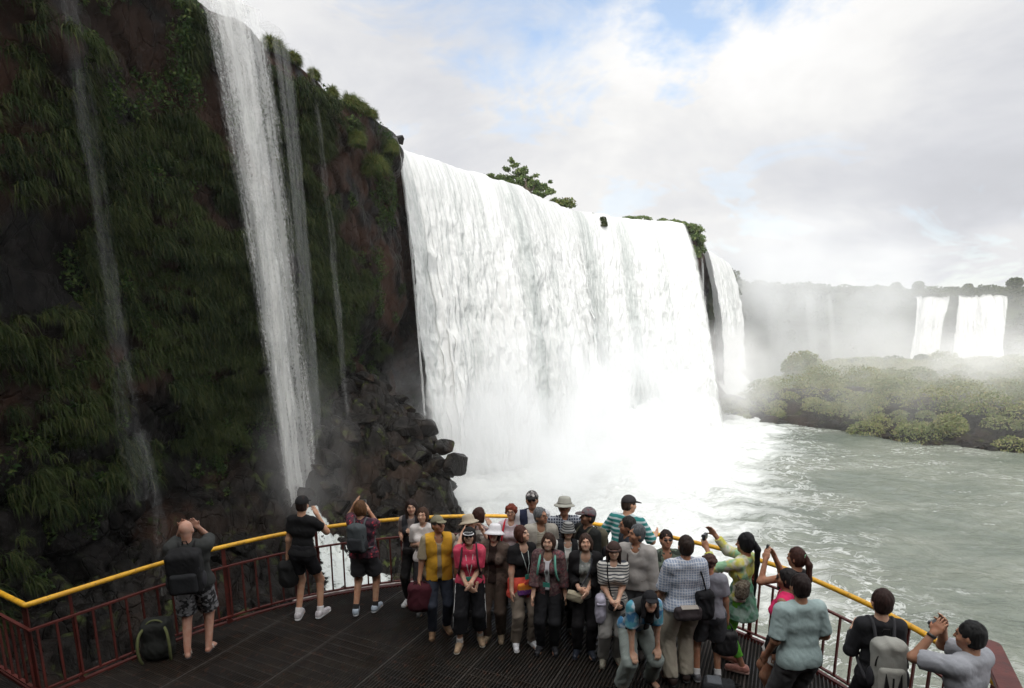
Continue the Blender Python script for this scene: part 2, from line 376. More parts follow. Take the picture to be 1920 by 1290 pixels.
# ------------------------------------------------ boulders
def boulder_mesh(seed, sub=4):
    bm = bmesh.new(); bmesh.ops.create_icosphere(bm, subdivisions=sub, radius=1)
    V = np.array([v.co[:] for v in bm.verts]); r = np.random.default_rng(seed)
    planes = rnd = r.normal(size=(13, 3)); planes /= np.linalg.norm(planes, axis=1)[:, None]; dist = r.uniform(.45, .78, 13)
    for p_, d_ in zip(planes, dist):
        s = V @ p_; V -= np.where(s > d_, (s - d_) * .99, 0)[:, None] * p_
    nn = V / np.linalg.norm(V, axis=1)[:, None]
    V += nn * (fbm(V[:, 0] * 2.2 + seed, V[:, 1] * 2.2, V[:, 2] * 2.2, 4, seed) * .05)[:, None]
    V *= np.array([r.uniform(.9, 1.25), r.uniform(.8, 1.1), r.uniform(.6, .85)])
    me = bpy.data.meshes.new('boulder'); F = [[v.index for v in f.verts] for f in bm.faces]; bm.free()
    me.from_pydata(V.tolist(), [], F); me.polygons.foreach_set('use_smooth', np.ones(len(F), bool)); me.materials.append(M['boulder'])
    return me
bmes = [boulder_mesh(s) for s in range(50, 57)]
rr = random.Random(11)
def place_boulder(x, y, z, s, label, group=None):
    o = bpy.data.objects.new('boulder', rr.choice(bmes)); COL.objects.link(o)
    o.location = (x, y, z); o.scale = (s * rr.uniform(.9, 1.15), s * rr.uniform(.9, 1.15), s * rr.uniform(.8, 1.05)); o.rotation_euler = (rr.uniform(-.4, .4), rr.uniform(-.4, .4), rr.uniform(0, 6.3))
    return tag(o, label, 'boulder', group)
def bz(x, y): return float(bank_full(np.array([x]), np.array([y]))[0])
cnt = 0
for k in range(900):
    if cnt >= 120: break
    x = rr.uniform(-12.5, -1.2); y = rr.uniform(12, 47)
    if x > float(shore_x(y)) - (.9 if y > 33 else -.2): continue
    if y < 30 and rr.random() < .55: continue
    s = rr.uniform(.40, 1.15) * (1.0 if y > 33 else .8)
    place_boulder(x, y, bz(x, y) + s * .25, s, 'dark wet basalt boulder in the heap under the shaded cliff', 'boulders heaped under the cliff'); cnt += 1
for (px, py, Y, s, lb) in [(868, 850, 36.5, 1.3, 'dark boulder crowning the right shoulder of the rock heap'), (845, 822, 38, 1.0, 'mossy boulder at the top right of the rock heap, wet from spray'), (790, 790, 41, 1.5, 'large dark boulder at the foot of the thin grey side fall')]:
    p = aty(px, py, Y); place_boulder(p.x - .5, p.y, p.z - .5, s, lb)

# ------------------------------------------------ hanging grass on the shaded cliff
def grass_cover():
    i0 = int(np.argmin(np.hypot(path[:, 0] + 18, path[:, 1] - 12))); i1 = int(np.argmin(np.hypot(path[:, 0] + 9.7, path[:, 1] - 52)))
    parts = []
    N = 16000
    ii = rng.integers(i0, i1, N); jj = rng.integers(0, NV - 1, N)
    P = face[ii, jj] + rng.normal(size=(N, 3)) * .08; nr = np.c_[nor[ii], np.zeros(N)]
    z = P[:, 2]; y = P[:, 1]
    clump = fbm(y / 2.6, z / 1.9, 0 * z, 3, 61) + .35 * fbm(y / 7, z / 5, 0 * z, 2, 63)
    cover = .10 + .16 * (z > 2) - 1.1 * sstep(-1.5, -5, z) * (y > 19) - .25 * sstep(-8, -11, z)
    # bare brown rock by the upper part of the falls, bare overhang near the corner
    cover = cover - 1.1 * np.exp(-(((y - 28) / 3.2) ** 2 + ((z - 17) / 4.5) ** 2)) - .9 * np.exp(-(((y - 47) / 3.0) ** 2 + ((z - 1) / 6.0) ** 2)) - .55 * np.exp(-(((y - 44) / 3.0) ** 2 + ((z - 14) / 4.0) ** 2))
    cover = cover - .50 * sstep(41.5, 44, y) * sstep(4, 9, z) - .6 * np.exp(-((y - 34.8) / 2.0) ** 2) * sstep(8, 14, z)
    cover += .8 * np.exp(-(((y - 40) / 2.5) ** 2 + ((z - 3) / 7) ** 2)) - .5 * sstep(49.5, 51, y)
    keep = clump + cover > 0
    P, nr, z = P[keep], nr[keep], z[keep]; nT = len(P)
    kp = ~((z > 18.2) & (P[:, 1] > 34)) & (z < 19.2); P, nr, z = P[kp], nr[kp], z[kp]; nT = len(P)
    P = P + nr * np.clip(fbm(P[:, 1] / 1.4, z / 1.1, 0 * z, 2, 66) * .9 + .25, 0, 1)[:, None]
    nb = 44
    roots = np.repeat(P, nb, 0); nn = np.repeat(nr, nb, 0)
    roots = roots + rng.normal(size=roots.shape) * np.array([.11, .11, .07])
    side = np.cross(nn, [0, 0, 1.0])
    dirs = nn * rng.uniform(.35, 1.3, (len(roots), 1)) + side * rng.normal(size=(len(roots), 1)) * .75 + np.array([0, 0, 1.0]) * rng.uniform(-.3, 1.0, (len(roots), 1))
    big = np.repeat(rng.uniform(.6, 1.45, nT), nb)
    L = rng.uniform(.32, .80, len(roots)) * big
    V, F = blades(roots, dirs, L, rng.uniform(.024, .052, len(roots)), rng.uniform(1.8, 3.4, len(roots)), 4)
    return V, F
V, F = grass_cover()
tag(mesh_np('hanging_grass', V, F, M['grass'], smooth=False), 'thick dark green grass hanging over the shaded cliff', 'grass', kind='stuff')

def ferns():
    out = []
    i0 = int(np.argmin(np.hypot(path[:, 0] + 18, path[:, 1] - 12))); i1 = int(np.argmin(np.hypot(path[:, 0] + 9.9, path[:, 1] - 52)))
    for k in range(1500):
        i, j = int(rng.integers(i0, i1)), int(rng.integers(4, NV - 30)); q = face[i, j]
        if fbm(np.array([q[1] / 2.2]), np.array([q[2] / 2.2]), np.array([7.7]), 3, 68)[0] < .10 or (q[2] < -4 and rng.random() < .8): continue
        r_ = rng.uniform(.25, .75); c = np.array([q[0] + nor[i, 0] * .15, q[1] + nor[i, 1] * .15, q[2]]); n_ = int(70 * r_ / .4)
        P = c + rnd_unit(n_) * rng.uniform(.4, 1, (n_, 1)) * np.array([r_ * .7, r_, r_ * 1.1]); out.append(leaf_quads(P, rng.uniform(.05, .12, n_), 2.2))
    V, F = join_vf(out); return tag(mesh_np('cliff_ferns', V, F, M['fern'], smooth=False), 'small leafy ferns and moss clumps between the grass on the cliff', 'ferns', kind='stuff')
M['fern'] = leaf_mat('fern_leaves', (.022, .048, .014), (.04, .07, .02), (.09, .11, .03), .8)
ferns()
def tussock(name, loc, r, hgt, label, n_=1500, mat=None, group=None):
    dirs = rnd_unit(n_); dirs[:, 2] = np.abs(dirs[:, 2]) * 1.15 - .22
    roots = dirs * np.array([r, r, hgt]) * .35 + rng.normal(size=(n_, 3)) * .08 * r
    V, F = blades(roots, dirs, rng.uniform(.3, .75, n_) * max(r, hgt * .8), rng.uniform(.02, .04, n_), rng.uniform(.5, 1.7, n_), 4)
    o = mesh_np(name, V, F, mat or M['tussock'], smooth=False); o.location = loc
    return tag(o, label, 'grass tuft', group)
def near_face(px, py, Y):
    return aty(px, py, Y)
for (px, py, Y, r, h, lb) in [(562, 92, 37.2, .9, 1.0, 'bright green grass tuft topmost on the cliff edge beside the thin fall'),
                              (545, 92, 36.8, .7, .9, 'green grass tuft on the cliff edge touching the thin fall'),
                              (580, 104, 38.2, .8, .7, 'green grass tuft sloping right off the highest tuft on the edge'),
                              (618, 113, 40, .55, .8, 'small reddish grass tuft alone on the cliff edge'),
                              (648, 138, 42.0, .6, .8, 'straw coloured grass tuft just below the small reddish one'),
                              (678, 160, 44.6, 1.0, 1.1, 'round khaki grass tuft bulging from the cliff edge'),
                              (688, 185, 45.6, .9, 1.1, 'shaggy khaki grass tuft under the round bulging one'),
                              (702, 215, 47, .8, .9, 'low olive grass tuft on the descending cliff edge'),
                              (715, 232, 48.5, .8, .7, 'last olive grass tuft before the dark rock at the big fall')]:
    p = near_face(px, py, Y); i_ = int(np.argmin(np.abs(path[:, 1] - Y) + 3 * (path[:, 1] > 54) + 9 * (path[:, 0] > 0))); q_ = full[i_, 6]; tussock('grass_tuft', (q_[0] + .1, q_[1], q_[2] + .05 * h), r * .9, h, lb)
# shaggy pads lower on the sunlit shoulder
for (px, py, Y, r, h, lb) in [(690, 315, 46.5, 1.3, 1.1, 'large green grass pad on the bare brown cliff shoulder'), (655, 265, 43.5, .8, 1.0, 'narrow green grass pad on the brown cliff beside the thin falls'),
                              (722, 280, 49, .8, .9, 'green grass pad on the cliff corner next to the grey side fall')]:
    p = near_face(px, py, Y); o = tussock('grass_pad', (p.x + .5, p.y, p.z), r, h, lb, 3600)

# ------------------------------------------------ white water
def water_mat(name, thin=0.0, streak=(1.0, .05), tint=(.70, .77, .72), mist=0.0, edge=.03, fs=4.0, hi=(.74, .75, .745)):
    m, t = new_mat(name)
    u, v = t.attr('u'), t.attr('v')      # metres along the lip, metres down
    uv = t.new('ShaderNodeCombineXYZ', {0: u, 1: v}).outputs[0]
    s1 = t.noise(t.scale(uv, (streak[0], streak[1], 1)), 1.0, 8, .62, .2)
    s2 = t.noise(t.scale(uv, (3.2, .55, 1)), 1.0, 8, .7, .3)
    drop = t.noise(t.scale(uv, (9, 5, 1)), 1.0, 4, .7)
    body = t.math('ADD', t.math('MULTIPLY', s1, .6), t.math('MULTIPLY', s2, .4))
    lo_f = t.noise(t.scale(uv, (.21, .012, 1)), 1.0, 3, .5)
    body2 = t.math('ADD', t.math('MULTIPLY', lo_f, .55), t.math('MULTIPLY', t.noise(t.scale(uv, (fs, .35 * fs / 4, 1)), 1.0, 7, .75), .45))
    body2 = t.math('ADD', body2, t.math('MULTIPLY', t.math('SUBTRACT', t.noise(t.scale(uv, (4.5, 2.6, 1)), 1.0, 3, .8), .5), (.12 if fs > 2 else .1)))
    col = t.mix(t.mapr(body2, .36, .53), tint, hi)
    bs = t.new('ShaderNodeBsdfPrincipled', {'Base Color': col, 'Roughness': .6, 'Specular IOR Level': .3,
        'Normal': t.new('ShaderNodeBump', {'Strength': .55, 'Distance': .3, 'Height': t.math('ADD', t.math('ADD', s2, t.math('MULTIPLY', drop, .3)), t.math('MULTIPLY', t.noise(t.scale(uv, (5.5, .22, 1)), 1.0, 6, .7), .6))}).outputs[0]})
    tr = t.new('ShaderNodeBsdfTranslucent', {'Color': col})
    sh = t.new('ShaderNodeMixShader', {0: .22, 1: bs.outputs[0], 2: tr.outputs[0]}).outputs[0]
    e = t.attr('edge')       # 0 at the side edges, 1 inside
    if thin > 0:
        a = t.math('ADD', t.math('ADD', t.math('MULTIPLY', s1, .55), t.math('MULTIPLY', s2, .15)), t.math('MULTIPLY', drop, .3))
        a = t.math('ADD', a, t.math('MULTIPLY', t.math('SUBTRACT', e, .5), .22))
        a = t.mapr(a, thin - .09, thin + .12)
        a = t.math('MULTIPLY', a, t.mapr(e, 0, .25))
    else:
        a = t.mapr(t.math('ADD', t.math('MULTIPLY', body, 1.0), e), .55, 1.1)
    if mist: a = t.math('MULTIPLY', a, mist)
    sh = t.new('ShaderNodeMixShader', {0: a, 1: t.new('ShaderNodeBsdfTransparent').outputs[0], 2: sh}).outputs[0]
    t.new('ShaderNodeOutputMaterial', {0: sh}); return m
M['fall'] = water_mat('heavy_white_water', 0, (.55, .035), (.44, .47, .46))
M['veil'] = water_mat('thin_white_water', .52, (2.0, .06), (.50, .52, .52), .44)
M['veil2'] = water_mat('sparse_drops', .58, (2.6, .12), (.42, .45, .45), .085)
M['veil2b'] = water_mat('loose_strands', .54, (2.6, .08), (.42, .45, .45), .17)
M['farfall'] = water_mat('far_white_water', .40, (.45, .02), (.24, .25, .245), fs=1.1, hi=(.60, .60, .59))
M['ghostfall'] = water_mat('ghost_white_water', .44, (.45, .02), (.42, .44, .43), .22, fs=1.1)

def fall(name, lip_pts, z_top, z_bot, throw, nu, nv, mat, lobes=1.0, run_in=4.0, label='', narrow=None, shift=(0, 0), seed=0, edge_w=.06, top_wob=.25, puffs=1.0, group=None, flare=0.0):
    lp = smooth_path(lip_pts, nu, 2); tn = np.gradient(lp[:, :2], axis=0); tn /= np.linalg.norm(tn, axis=1)[:, None]; nr = np.stack([tn[:, 1], -tn[:, 0]], 1)
    s = np.r_[0, np.cumsum(np.linalg.norm(np.diff(lp[:, :2], axis=0), axis=1))]; Ltot = s[-1]; mid = lp[nu // 2, :2]
    zt = np.broadcast_to(np.asarray(z_top, float), (nu,)) if np.ndim(z_top) == 0 else np.interp(np.linspace(0, 1, nu), np.linspace(0, 1, len(z_top)), z_top)
    zt = zt + fbm(s / 2.2, 0 * s, 0 * s, 4, seed + 90) * top_wob
    D = zt - z_bot; rows = []; vv = []
    tt = np.r_[-np.linspace(1, 0, 7)[:-1], np.linspace(0, 1, nv) ** 1.15]
    for t_ in tt:
        if t_ < 0:
            out = np.full(nu, t_ * run_in); z = zt + .12 - .0 * t_; vd = np.full(nu, t_ * run_in)
        else:
            out = throw * np.sqrt(t_) + .0; z = zt - D * t_ + .12 * (1 - min(1, t_ * 30)); vd = D * t_
        lob = fbm(s * .16, vd * .012, 0 * s, 3, seed) * 2.2 + fbm(s * .7, vd * .03, 0 * s, 3, seed + 5) * .8 + (1 - 2 * np.abs(fbm(s * 1.5, vd * .035, 0 * s, 3, seed + 6))) * .22
        k = min(1.0, .12 + max(0, t_) * 1.6)
        d_ = lob * lobes * k
        if puffs:
            pf = 1 - np.abs(fbm(s * .75, vd * .26, 0 * s, 4, seed + 9)) * 2
            d_ = d_ + pf * .32 * puffs * min(1, max(0, t_) * 2.2) + fbm(s * 2.2, vd * .75, 0 * s, 4, seed + 12) * .30 * puffs * min(1, max(0, t_) * 4 + .1)
        d_ = d_ + flare * max(0, t_) ** 2
        xy = lp[:, :2] + nr * (out + d_)[:, None]
        if narrow is not None and t_ > 0: xy = mid + (xy - mid) * (1 + (narrow - 1) * t_ ** .8)
        xy = xy + np.array(shift) * max(0, t_) ** .8
        rows.append(np.c_[xy, z]); vv.append(vd)
    P = np.stack(rows, 1); vd = np.stack(vv, 1); uu = np.repeat(s[:, None], P.shape[1], 1) + seed * 13.7
    ew = max(edge_w * Ltot, .01); ed = np.clip(np.minimum(s, Ltot - s) / ew, 0, 1)[:, None] * np.ones_like(vd)
    o = grid_mesh(name, P, mat, flip=True, attrs={'u': uu, 'v': vd, 'edge': ed})
    return tag(o, label, 'waterfall', group)
L = lambda *pts: [tuple(onz(x, y, ZT)[:2]) for x, y in pts]
# big curtain in three sections
fall('waterfall', [(-10.9, 55.8), (-9.6, 59.0), (-7.0, 62.5), (-3.4, 67.1), (0.2, 71.2), (5.2, 82.2), (9, 86.3), (14.2, 90.4)], ZT, ZW - .5, 5.5, 720, 330, M['fall'], 1.25, 6, 'broad white waterfall in the middle, widest curtain of all', shift=(.2, 0), seed=1, edge_w=.012, puffs=1.2)
fall('waterfall', [(12.4, 91.3), (17.0, 93.2), (22.4, 95.2), (26.9, 96.8)], ZT + .1, ZW - .5, 4.6, 360, 300, M['fall'], 1.0, 6, 'white waterfall between the grassy notch and the mossy rock pillar', shift=(2.6, 0), narrow=1.28, seed=2, edge_w=.07, puffs=1.0)
fall('waterfall', [(32.0, 106), (33.4, 112.5), (37.2, 121), (44, 133), (53, 150)], ZT - .5, -6.0, 5.2, 200, 220, M['fall'], .7, 5, 'white waterfall arching out beyond the mossy rock pillar', seed=3, edge_w=.04, puffs=1.0)
# thin falls on the shaded cliff
fall('waterfall', [(-15.6, 32.0), (-14.6, 33.0), (-13.6, 33.8), (-12.9, 34.5)], ZT + .2, -6.6, 1.6, 150, 260, M['veil'], .22, 3, 'thin white waterfall dropping down the shaded grassy cliff', narrow=.58, shift=(1.7, -.6), seed=4, edge_w=.22, puffs=.6)
fall('waterfall', [(-15.2, 32.3), (-14.2, 33.2), (-13.4, 33.8)], ZT + .2, -6.6, 2.3, 130, 260, M['veil'], .25, 3, 'front strand of the thin fall, the densest and whitest of its strands', narrow=.66, shift=(1.5, -.6), seed=20, edge_w=.3, puffs=.7)
fall('waterfall', [(-12.9, 34.0), (-12.5, 35.2), (-12.6, 36.6)], ZT - .3, -5.0, 1.0, 100, 220, M['veil2b'], .12, 1, 'second strand of the thin fall, greyer and hugging the dark cliff', narrow=.75, shift=(.1, -.3), seed=5, edge_w=.25, puffs=.3)
fall('waterfall', [(-12.1, 37.6), (-11.8, 38.3)], ZT - .3, -2.0, 1.1, 50, 200, M['veil2'], .1, 1, 'narrow trickling fall between the highest grass tuft and the brown rock', narrow=1.6, seed=6, edge_w=.35, puffs=.3)
fall('waterfall', [(-15.9, 22.6), (-15.6, 23.8)], ZT + .6, -3.0, .3, 60, 200, M['veil2'], .2, 1, 'faint sparse trickle over the darkest grass of the cliff', narrow=1.4, shift=(.0, .2), seed=7, edge_w=.35, puffs=.3)
fall('waterfall', [(-9.4, 51.0), (-9.5, 52.6), (-10.0, 54.5), (-10.3, 56)], ZT - .7, -3.5, .9, 110, 200, M['veil'], .12, .3, 'grey side fall slipping down the dark corner beside the big curtain', narrow=.8, shift=(1.2, -2.0), seed=8, edge_w=.2, puffs=.3)
fall('waterfall', [(30.6, 100.4), (31.9, 102.6), (32.3, 105)], ZT - 3, -2, 1.2, 50, 100, M['veil'], .1, 1, 'wispy thin fall on the shaded side of the mossy pillar', seed=9, edge_w=.3, puffs=.3)
# low cascade over the bank rocks
# far falls
fall('waterfall', [(198, 296.5), (206, 297), (215.5, 297)], ZT - .8, ZW, 9, 140, 120, M['farfall'], 2.6, 3, 'narrower of the two white falls on the far cliff', top_wob=1.3, seed=10, edge_w=.08, puffs=1.5, flare=3, shift=(-9, 0))
fall('waterfall', [(219, 297), (230, 297), (243.5, 297)], ZT - .8, ZW, 9, 180, 120, M['farfall'], 2.8, 3, 'wider of the two white falls on the far cliff', top_wob=1.5, seed=11, edge_w=.06, puffs=1.5, flare=3, shift=(-6, 0))
for k, (a, b, lb) in enumerate([(132, 137, 'faint far fall seen through the mist, beside its twin'), (144, 147, 'faintest thread of falling water on the misty far cliff'), (110, 122, 'broad ghostly fall dissolving in the mist past the arching fall')]):
    y_ = np.interp([a, b], [96, 131, 194], [262, 274, 296]); fall('waterfall', [(a, y_[0]), ((a + b) / 2, y_.mean()), (b, y_[1])], ZT - 1, ZW, 6, 50, 80, M['ghostfall'], .6, 2, lb, seed=12 + k, edge_w=.15, puffs=.8, flare=2)

# ------------------------------------------------ river
def river():
    na, nd = 620, 900
    az = np.linspace(math.radians(-32), math.radians(78), na); di = 9 * (1500 / 9.) ** np.linspace(0, 1, nd)
    A, Dd = np.meshgrid(az, di, indexing='ij'); X = np.sin(A) * Dd; Y = np.cos(A) * Dd
    lipf = np.array([(-10, 57), (-7, 62), (-3, 67), (0, 71), (5, 82), (13, 90), (23, 95), (30, 98), (38, 112), (48, 128)], float)
    dist = np.full(X.shape, 1e9)
    for i in range(len(lipf) - 1):
        a, b = lipf[i], lipf[i + 1]; ab = b - a; t_ = np.clip(((X - a[0]) * ab[0] + (Y - a[1]) * ab[1]) / ab.dot(ab), 0, 1)
        dist = np.minimum(dist, np.hypot(X - a[0] - ab[0] * t_, Y - a[1] - ab[1] * t_))
    dist = dist + np.clip(X - 22, 0, 60) * .9
    turb = 1 - sstep(16, 50, dist + fbm(X / 9, Y / 9, 0, 3, 71) * 7)
    farf = 1 - sstep(5, 45, np.hypot((X - 215) / 1.6, Y - 285) )
    foam = np.maximum(turb, farf)
    calm = sstep(250, 60, Dd)
    flow = X * .8 + Y * .25
    Z = ZW + calm * (.16 * fbm(X / 3.2, Y / 3.2, 0, 4, 72) + .10 * (1 - 2 * np.abs(fbm(X / 1.6, Y / 1.0, 0, 4, 74)))) + turb * (1.3 * fbm(X / 3.5, Y / 3.5, 0, 5, 73) + .8)
    Z = Z + .9 * np.exp(-(dist / 5) ** 2)
    def seg(a, b):
        a, b = np.array(a, float), np.array(b, float); ab = b - a; t_ = np.clip(((X - a[0]) * ab[0] + (Y - a[1]) * ab[1]) / ab.dot(ab), 0, 1); return np.hypot(X - a[0] - ab[0] * t_, Y - a[1] - ab[1] * t_)
    rough_ = 1 + .35 * fbm(X / 2.5, Y / 2.5, 0, 4, 77)
    s1_, s2_ = seg((12, 87), (22.5, 91)), seg((40, 116), (54, 142))
    Z = Z + 4.8 * np.exp(-(s1_ / 4.5) ** 2) * rough_ + 5.6 * np.exp(-(s2_ / 4.5) ** 2) * rough_; foam = np.maximum(foam, np.maximum(np.exp(-(s1_ / 9) ** 2), np.exp(-(s2_ / 9) ** 2)) * 1.2)
    return grid_mesh('river', np.stack([X, Y, Z], -1), river_mat(), flip=True, attrs={'foam': foam})
def river_mat():
    m, t = new_mat('river_water'); o = t.coord()
    f_ = t.attr('foam')
    w = t.new('ShaderNodeTexNoise', {'Vector': o, 'Scale': .16, 'Detail': 4}).outputs['Color']
    ow = t.vmath('ADD', o, t.vmath('MULTIPLY', t.vmath('SUBTRACT', w, (.5, .5, .5)), (7, 7, 0)))
    rz = (0, 0, R(28))
    st = t.noise(t.scale(ow, (.16, .55, 1), rot=rz), 1.0, 8, .66)
    lac = t.math('ABSOLUTE', t.math('SUBTRACT', t.noise(t.scale(ow, (.33, .75, 1), rot=rz), 1.0, 7, .62), .5))
    lace = t.mapr(lac, .0, .035, 1.0, 0.0)
    patch = t.noise(t.scale(o, (.05, .11, 1), rot=rz), 1.0, 5, .6)
    fine = t.noise(o, 3.0, 6, .7)
    thr = t.math('ADD', t.math('MULTIPLY', f_, 1.45), t.math('MULTIPLY', t.math('SUBTRACT', patch, .5), 1.3))
    lac_f = t.math('MULTIPLY', lace, t.mapr(t.math('ADD', thr, t.math('MULTIPLY', st, .5)), .25, .62))
    caps = t.mapr(t.math('ADD', t.math('MULTIPLY', st, .75), t.math('MULTIPLY', fine, .25)), .585, .64)
    caps = t.math('MULTIPLY', caps, t.mapr(patch, .42, .58, .15, .9))
    solid = t.mapr(t.math('ADD', f_, t.math('MULTIPLY', t.math('SUBTRACT', st, .5), 1.1)), .30, .78)
    fm = t.math('MAXIMUM', t.math('MAXIMUM', t.math('MULTIPLY', lac_f, .75), caps), solid)
    fm = t.math('MULTIPLY', fm, t.mapr(fine, .25, .5, .6, 1.0))
    deep = t.mix(t.mapr(patch, .35, .65), (.105, .125, .10), (.17, .185, .15))
    col = t.mix(fm, deep, (.60, .62, .61))
    h = t.math('ADD', t.math('ADD', t.math('MULTIPLY', t.noise(t.scale(ow, (.7, 1.6, 1), rot=rz), 1.0, 7, .62), .8), t.math('MULTIPLY', fine, .10)), t.math('MULTIPLY', fm, .12))
    b = t.new('ShaderNodeBsdfPrincipled', {'Base Color': col, 'Roughness': t.mapr(fm, 0, 1, .16, .8), 'Specular IOR Level': .5,
        'Normal': t.new('ShaderNodeBump', {'Strength': .85, 'Distance': .55, 'Height': h}).outputs[0]})
    t.new('ShaderNodeOutputMaterial', {0: b.outputs[0]}); return m
tag(river(), kind='structure')

# foaming stream over the bank
def stream(name, centre, width, label, seed):
    c = smooth_path(centre, 160, 2); tn = np.gradient(c, axis=0); tn /= np.linalg.norm(tn, axis=1)[:, None]; nr = np.stack([tn[:, 1], -tn[:, 0]], 1)
    w = np.linspace(-1, 1, 70); wd = np.interp(np.linspace(0, 1, 160), np.linspace(0, 1, len(width)), width)
    XY = c[:, None, :] + nr[:, None, :] * (w[None, :, None] * wd[:, None, None])
    X, Y = XY[..., 0], XY[..., 1]
    Z = np.maximum(bank_full(X, Y), bank_z(X, Y) - .1) * .6 + .4 * bank_z(X, Y) + .22 + fbm(X / 1.1, Y / 1.1, 0, 4, seed) * .22
    s = np.r_[0, np.cumsum(np.linalg.norm(np.diff(c, axis=0), axis=1))]
    return tag(grid_mesh(name, np.stack([X, Y, Z], -1), M['stream'], attrs={'u': XY[..., 0] * 0 + w[None] * wd[:, None], 'v': s[:, None] + 0 * X, 'edge': np.clip((1 - np.abs(w))[None] * 3, 0, 1) + 0 * X}), label, 'stream')
def stream_mat():
    m, t = new_mat('stream_foam'); o = t.coord()
    uv = t.new('ShaderNodeCombineXYZ', {0: t.attr('u'), 1: t.attr('v')}).outputs[0]
    s1 = t.noise(t.scale(uv, (1.5, .8, 1)), 1.0, 8, .68, .8); s2 = t.noise(uv, 3.5, 6, .7)
    a = t.mapr(t.math('ADD', t.math('ADD', t.math('MULTIPLY', s1, .6), t.math('MULTIPLY', s2, .4)), t.math('MULTIPLY', t.math('SUBTRACT', t.attr('edge'), .5), .3)), .50, .64)
    b = t.new('ShaderNodeBsdfPrincipled', {'Base Color': t.mix(a, (.10, .11, .10), (.46, .49, .48)), 'Roughness': .5, 'Normal': t.new('ShaderNodeBump', {'Strength': .7, 'Distance': .2, 'Height': s2}).outputs[0]})
    a2 = t.math('MULTIPLY', t.mapr(a, 0, .5), t.mapr(t.attr('edge'), 0, .4))
    t.new('ShaderNodeOutputMaterial', {0: t.new('ShaderNodeMixShader', {0: a2, 1: t.new('ShaderNodeBsdfTransparent').outputs[0], 2: b.outputs[0]}).outputs[0]}); return m
M['stream'] = stream_mat()
stream('stream', [(-11.0, 30.5), (-8.8, 27), (-6.3, 23.5), (-4.1, 19.5), (-3.1, 15), (-2.0, 11.5)], [.5, .9, 2.0, 3.2, 3.2, 2.6], 'foaming white stream racing over rocks behind the railing', 81)
for q_, (sh_, wd_) in enumerate((((1.6, -3.4), .5), ((2.4, -4.2), .35))):
    fall('waterfall', [(-16.6, 25.0 + q_ * .3), (-16.3, 25.7 + q_ * .3)], -.6, -6.5, 1.2, 40, 120, M['veil2'], .25, .5, ('faint trickle sliding down black rocks left of the bald man', 'second faint trickle beside the first on the black rocks, left of the bald man')[q_], shift=sh_, seed=30 + q_, edge_w=.35, puffs=.4)

# ------------------------------------------------ island in the river
shore = np.array([(31.5, 113), (32.5, 107), (38.0, 101), (44.5, 97.5), (49.5, 94), (53, 88), (57, 82.5), (62, 78), (68, 74), (80, 68), (110, 60), (180, 70), (230, 120), (220, 175), (160, 182), (110, 185), (80, 176), (66, 158), (52, 132), (43, 118)], float)
def poly_in(X, Y, poly):
    """signed distance, positive inside"""
    d_ = np.full(X.shape, 1e9); ins = np.zeros(X.shape, bool)
    for i in range(len(poly)):
        a, b = poly[i], poly[(i + 1) % len(poly)]; ab = b - a
        t_ = np.clip(((X - a[0]) * ab[0] + (Y - a[1]) * ab[1]) / ab.dot(ab), 0, 1); d_ = np.minimum(d_, np.hypot(X - a[0] - ab[0] * t_, Y - a[1] - ab[1] * t_))
        ins ^= ((a[1] > Y) != (b[1] > Y)) & (X < (b[0] - a[0]) * (Y - a[1]) / (b[1] - a[1] + 1e-12) + a[0])
    return np.where(ins, d_, -d_)
def isl_z(X, Y):
    s = poly_in(X, Y, shore) + fbm(X / 6, Y / 6, 0, 3, 33) * 2.2
    return ZW - 1.2 + sstep(-1, 1.6, s) * 2.2 + sstep(1, 14, s) * 4.2 + sstep(10, 45, s) * 1.2 + fbm(X / 9, Y / 9, 0, 3, 35) * .9 * sstep(0, 8, s)
gx = np.linspace(30, 235, 420); gy = np.linspace(56, 190, 300); GX, GY = np.meshgrid(gx, gy, indexing='ij')
GZ = isl_z(GX, GY); d1, d2, cid = worley(GX / 2.2, GY / 2.2, 0 * GX, 91)
GZ = GZ + ((cid - .5) * 1.2 - .4 * np.exp(-((d2 - d1) / .15) ** 2)) * sstep(9, 0, poly_in(GX, GY, shore))
tag(grid_mesh('island_terrain', np.stack([GX, GY, GZ], -1), M['boulder']), kind='structure')
def dome_leaves(c, r, hgt, n_, size, fill=.75):
    v = rnd_unit(n_); v[:, 2] = np.abs(v[:, 2]) * 1.0 - .15; q = rng.uniform(fill, 1.03, (n_, 1))
    lump = 1 + .13 * fbm(v[:, 0] * 3 + c[0], v[:, 1] * 3 + c[1], v[:, 2] * 3, 3, 5)[:, None]
    P = np.array(c) + v * q * lump * np.array([r, r, hgt]); return leaf_quads(P, rng.uniform(.7, 1.3, n_) * size, 1.7)
cl = []; k = 0
while k < 880:
    x, y = rng.uniform(36, 170), rng.uniform(66, 178); s = float(poly_in(np.array([x]), np.array([y]), shore)[0])
    dcam = math.hypot(x, y)
    if s < .6 or x / y > 1.12: continue
    r_ = (1.3 + 3.0 * rng.random() ** 1.5) * (1 if s > 5 else .75) * (1.15 if rng.random() < .2 else 1); z = float(isl_z(np.array([x]), np.array([y]))[0]); k += 1
    cl.append(dome_leaves((x, y, z - .2), r_, r_ * rng.uniform(.5, 1.15), int(260 + 210 * r_), .10 + dcam * .0008))
V, F = join_vf(cl)
tag(mesh_np('shrubbery', V, F, M['bush'], smooth=False), 'low rounded green and ochre shrubs covering the river island', 'shrubs', kind='stuff')
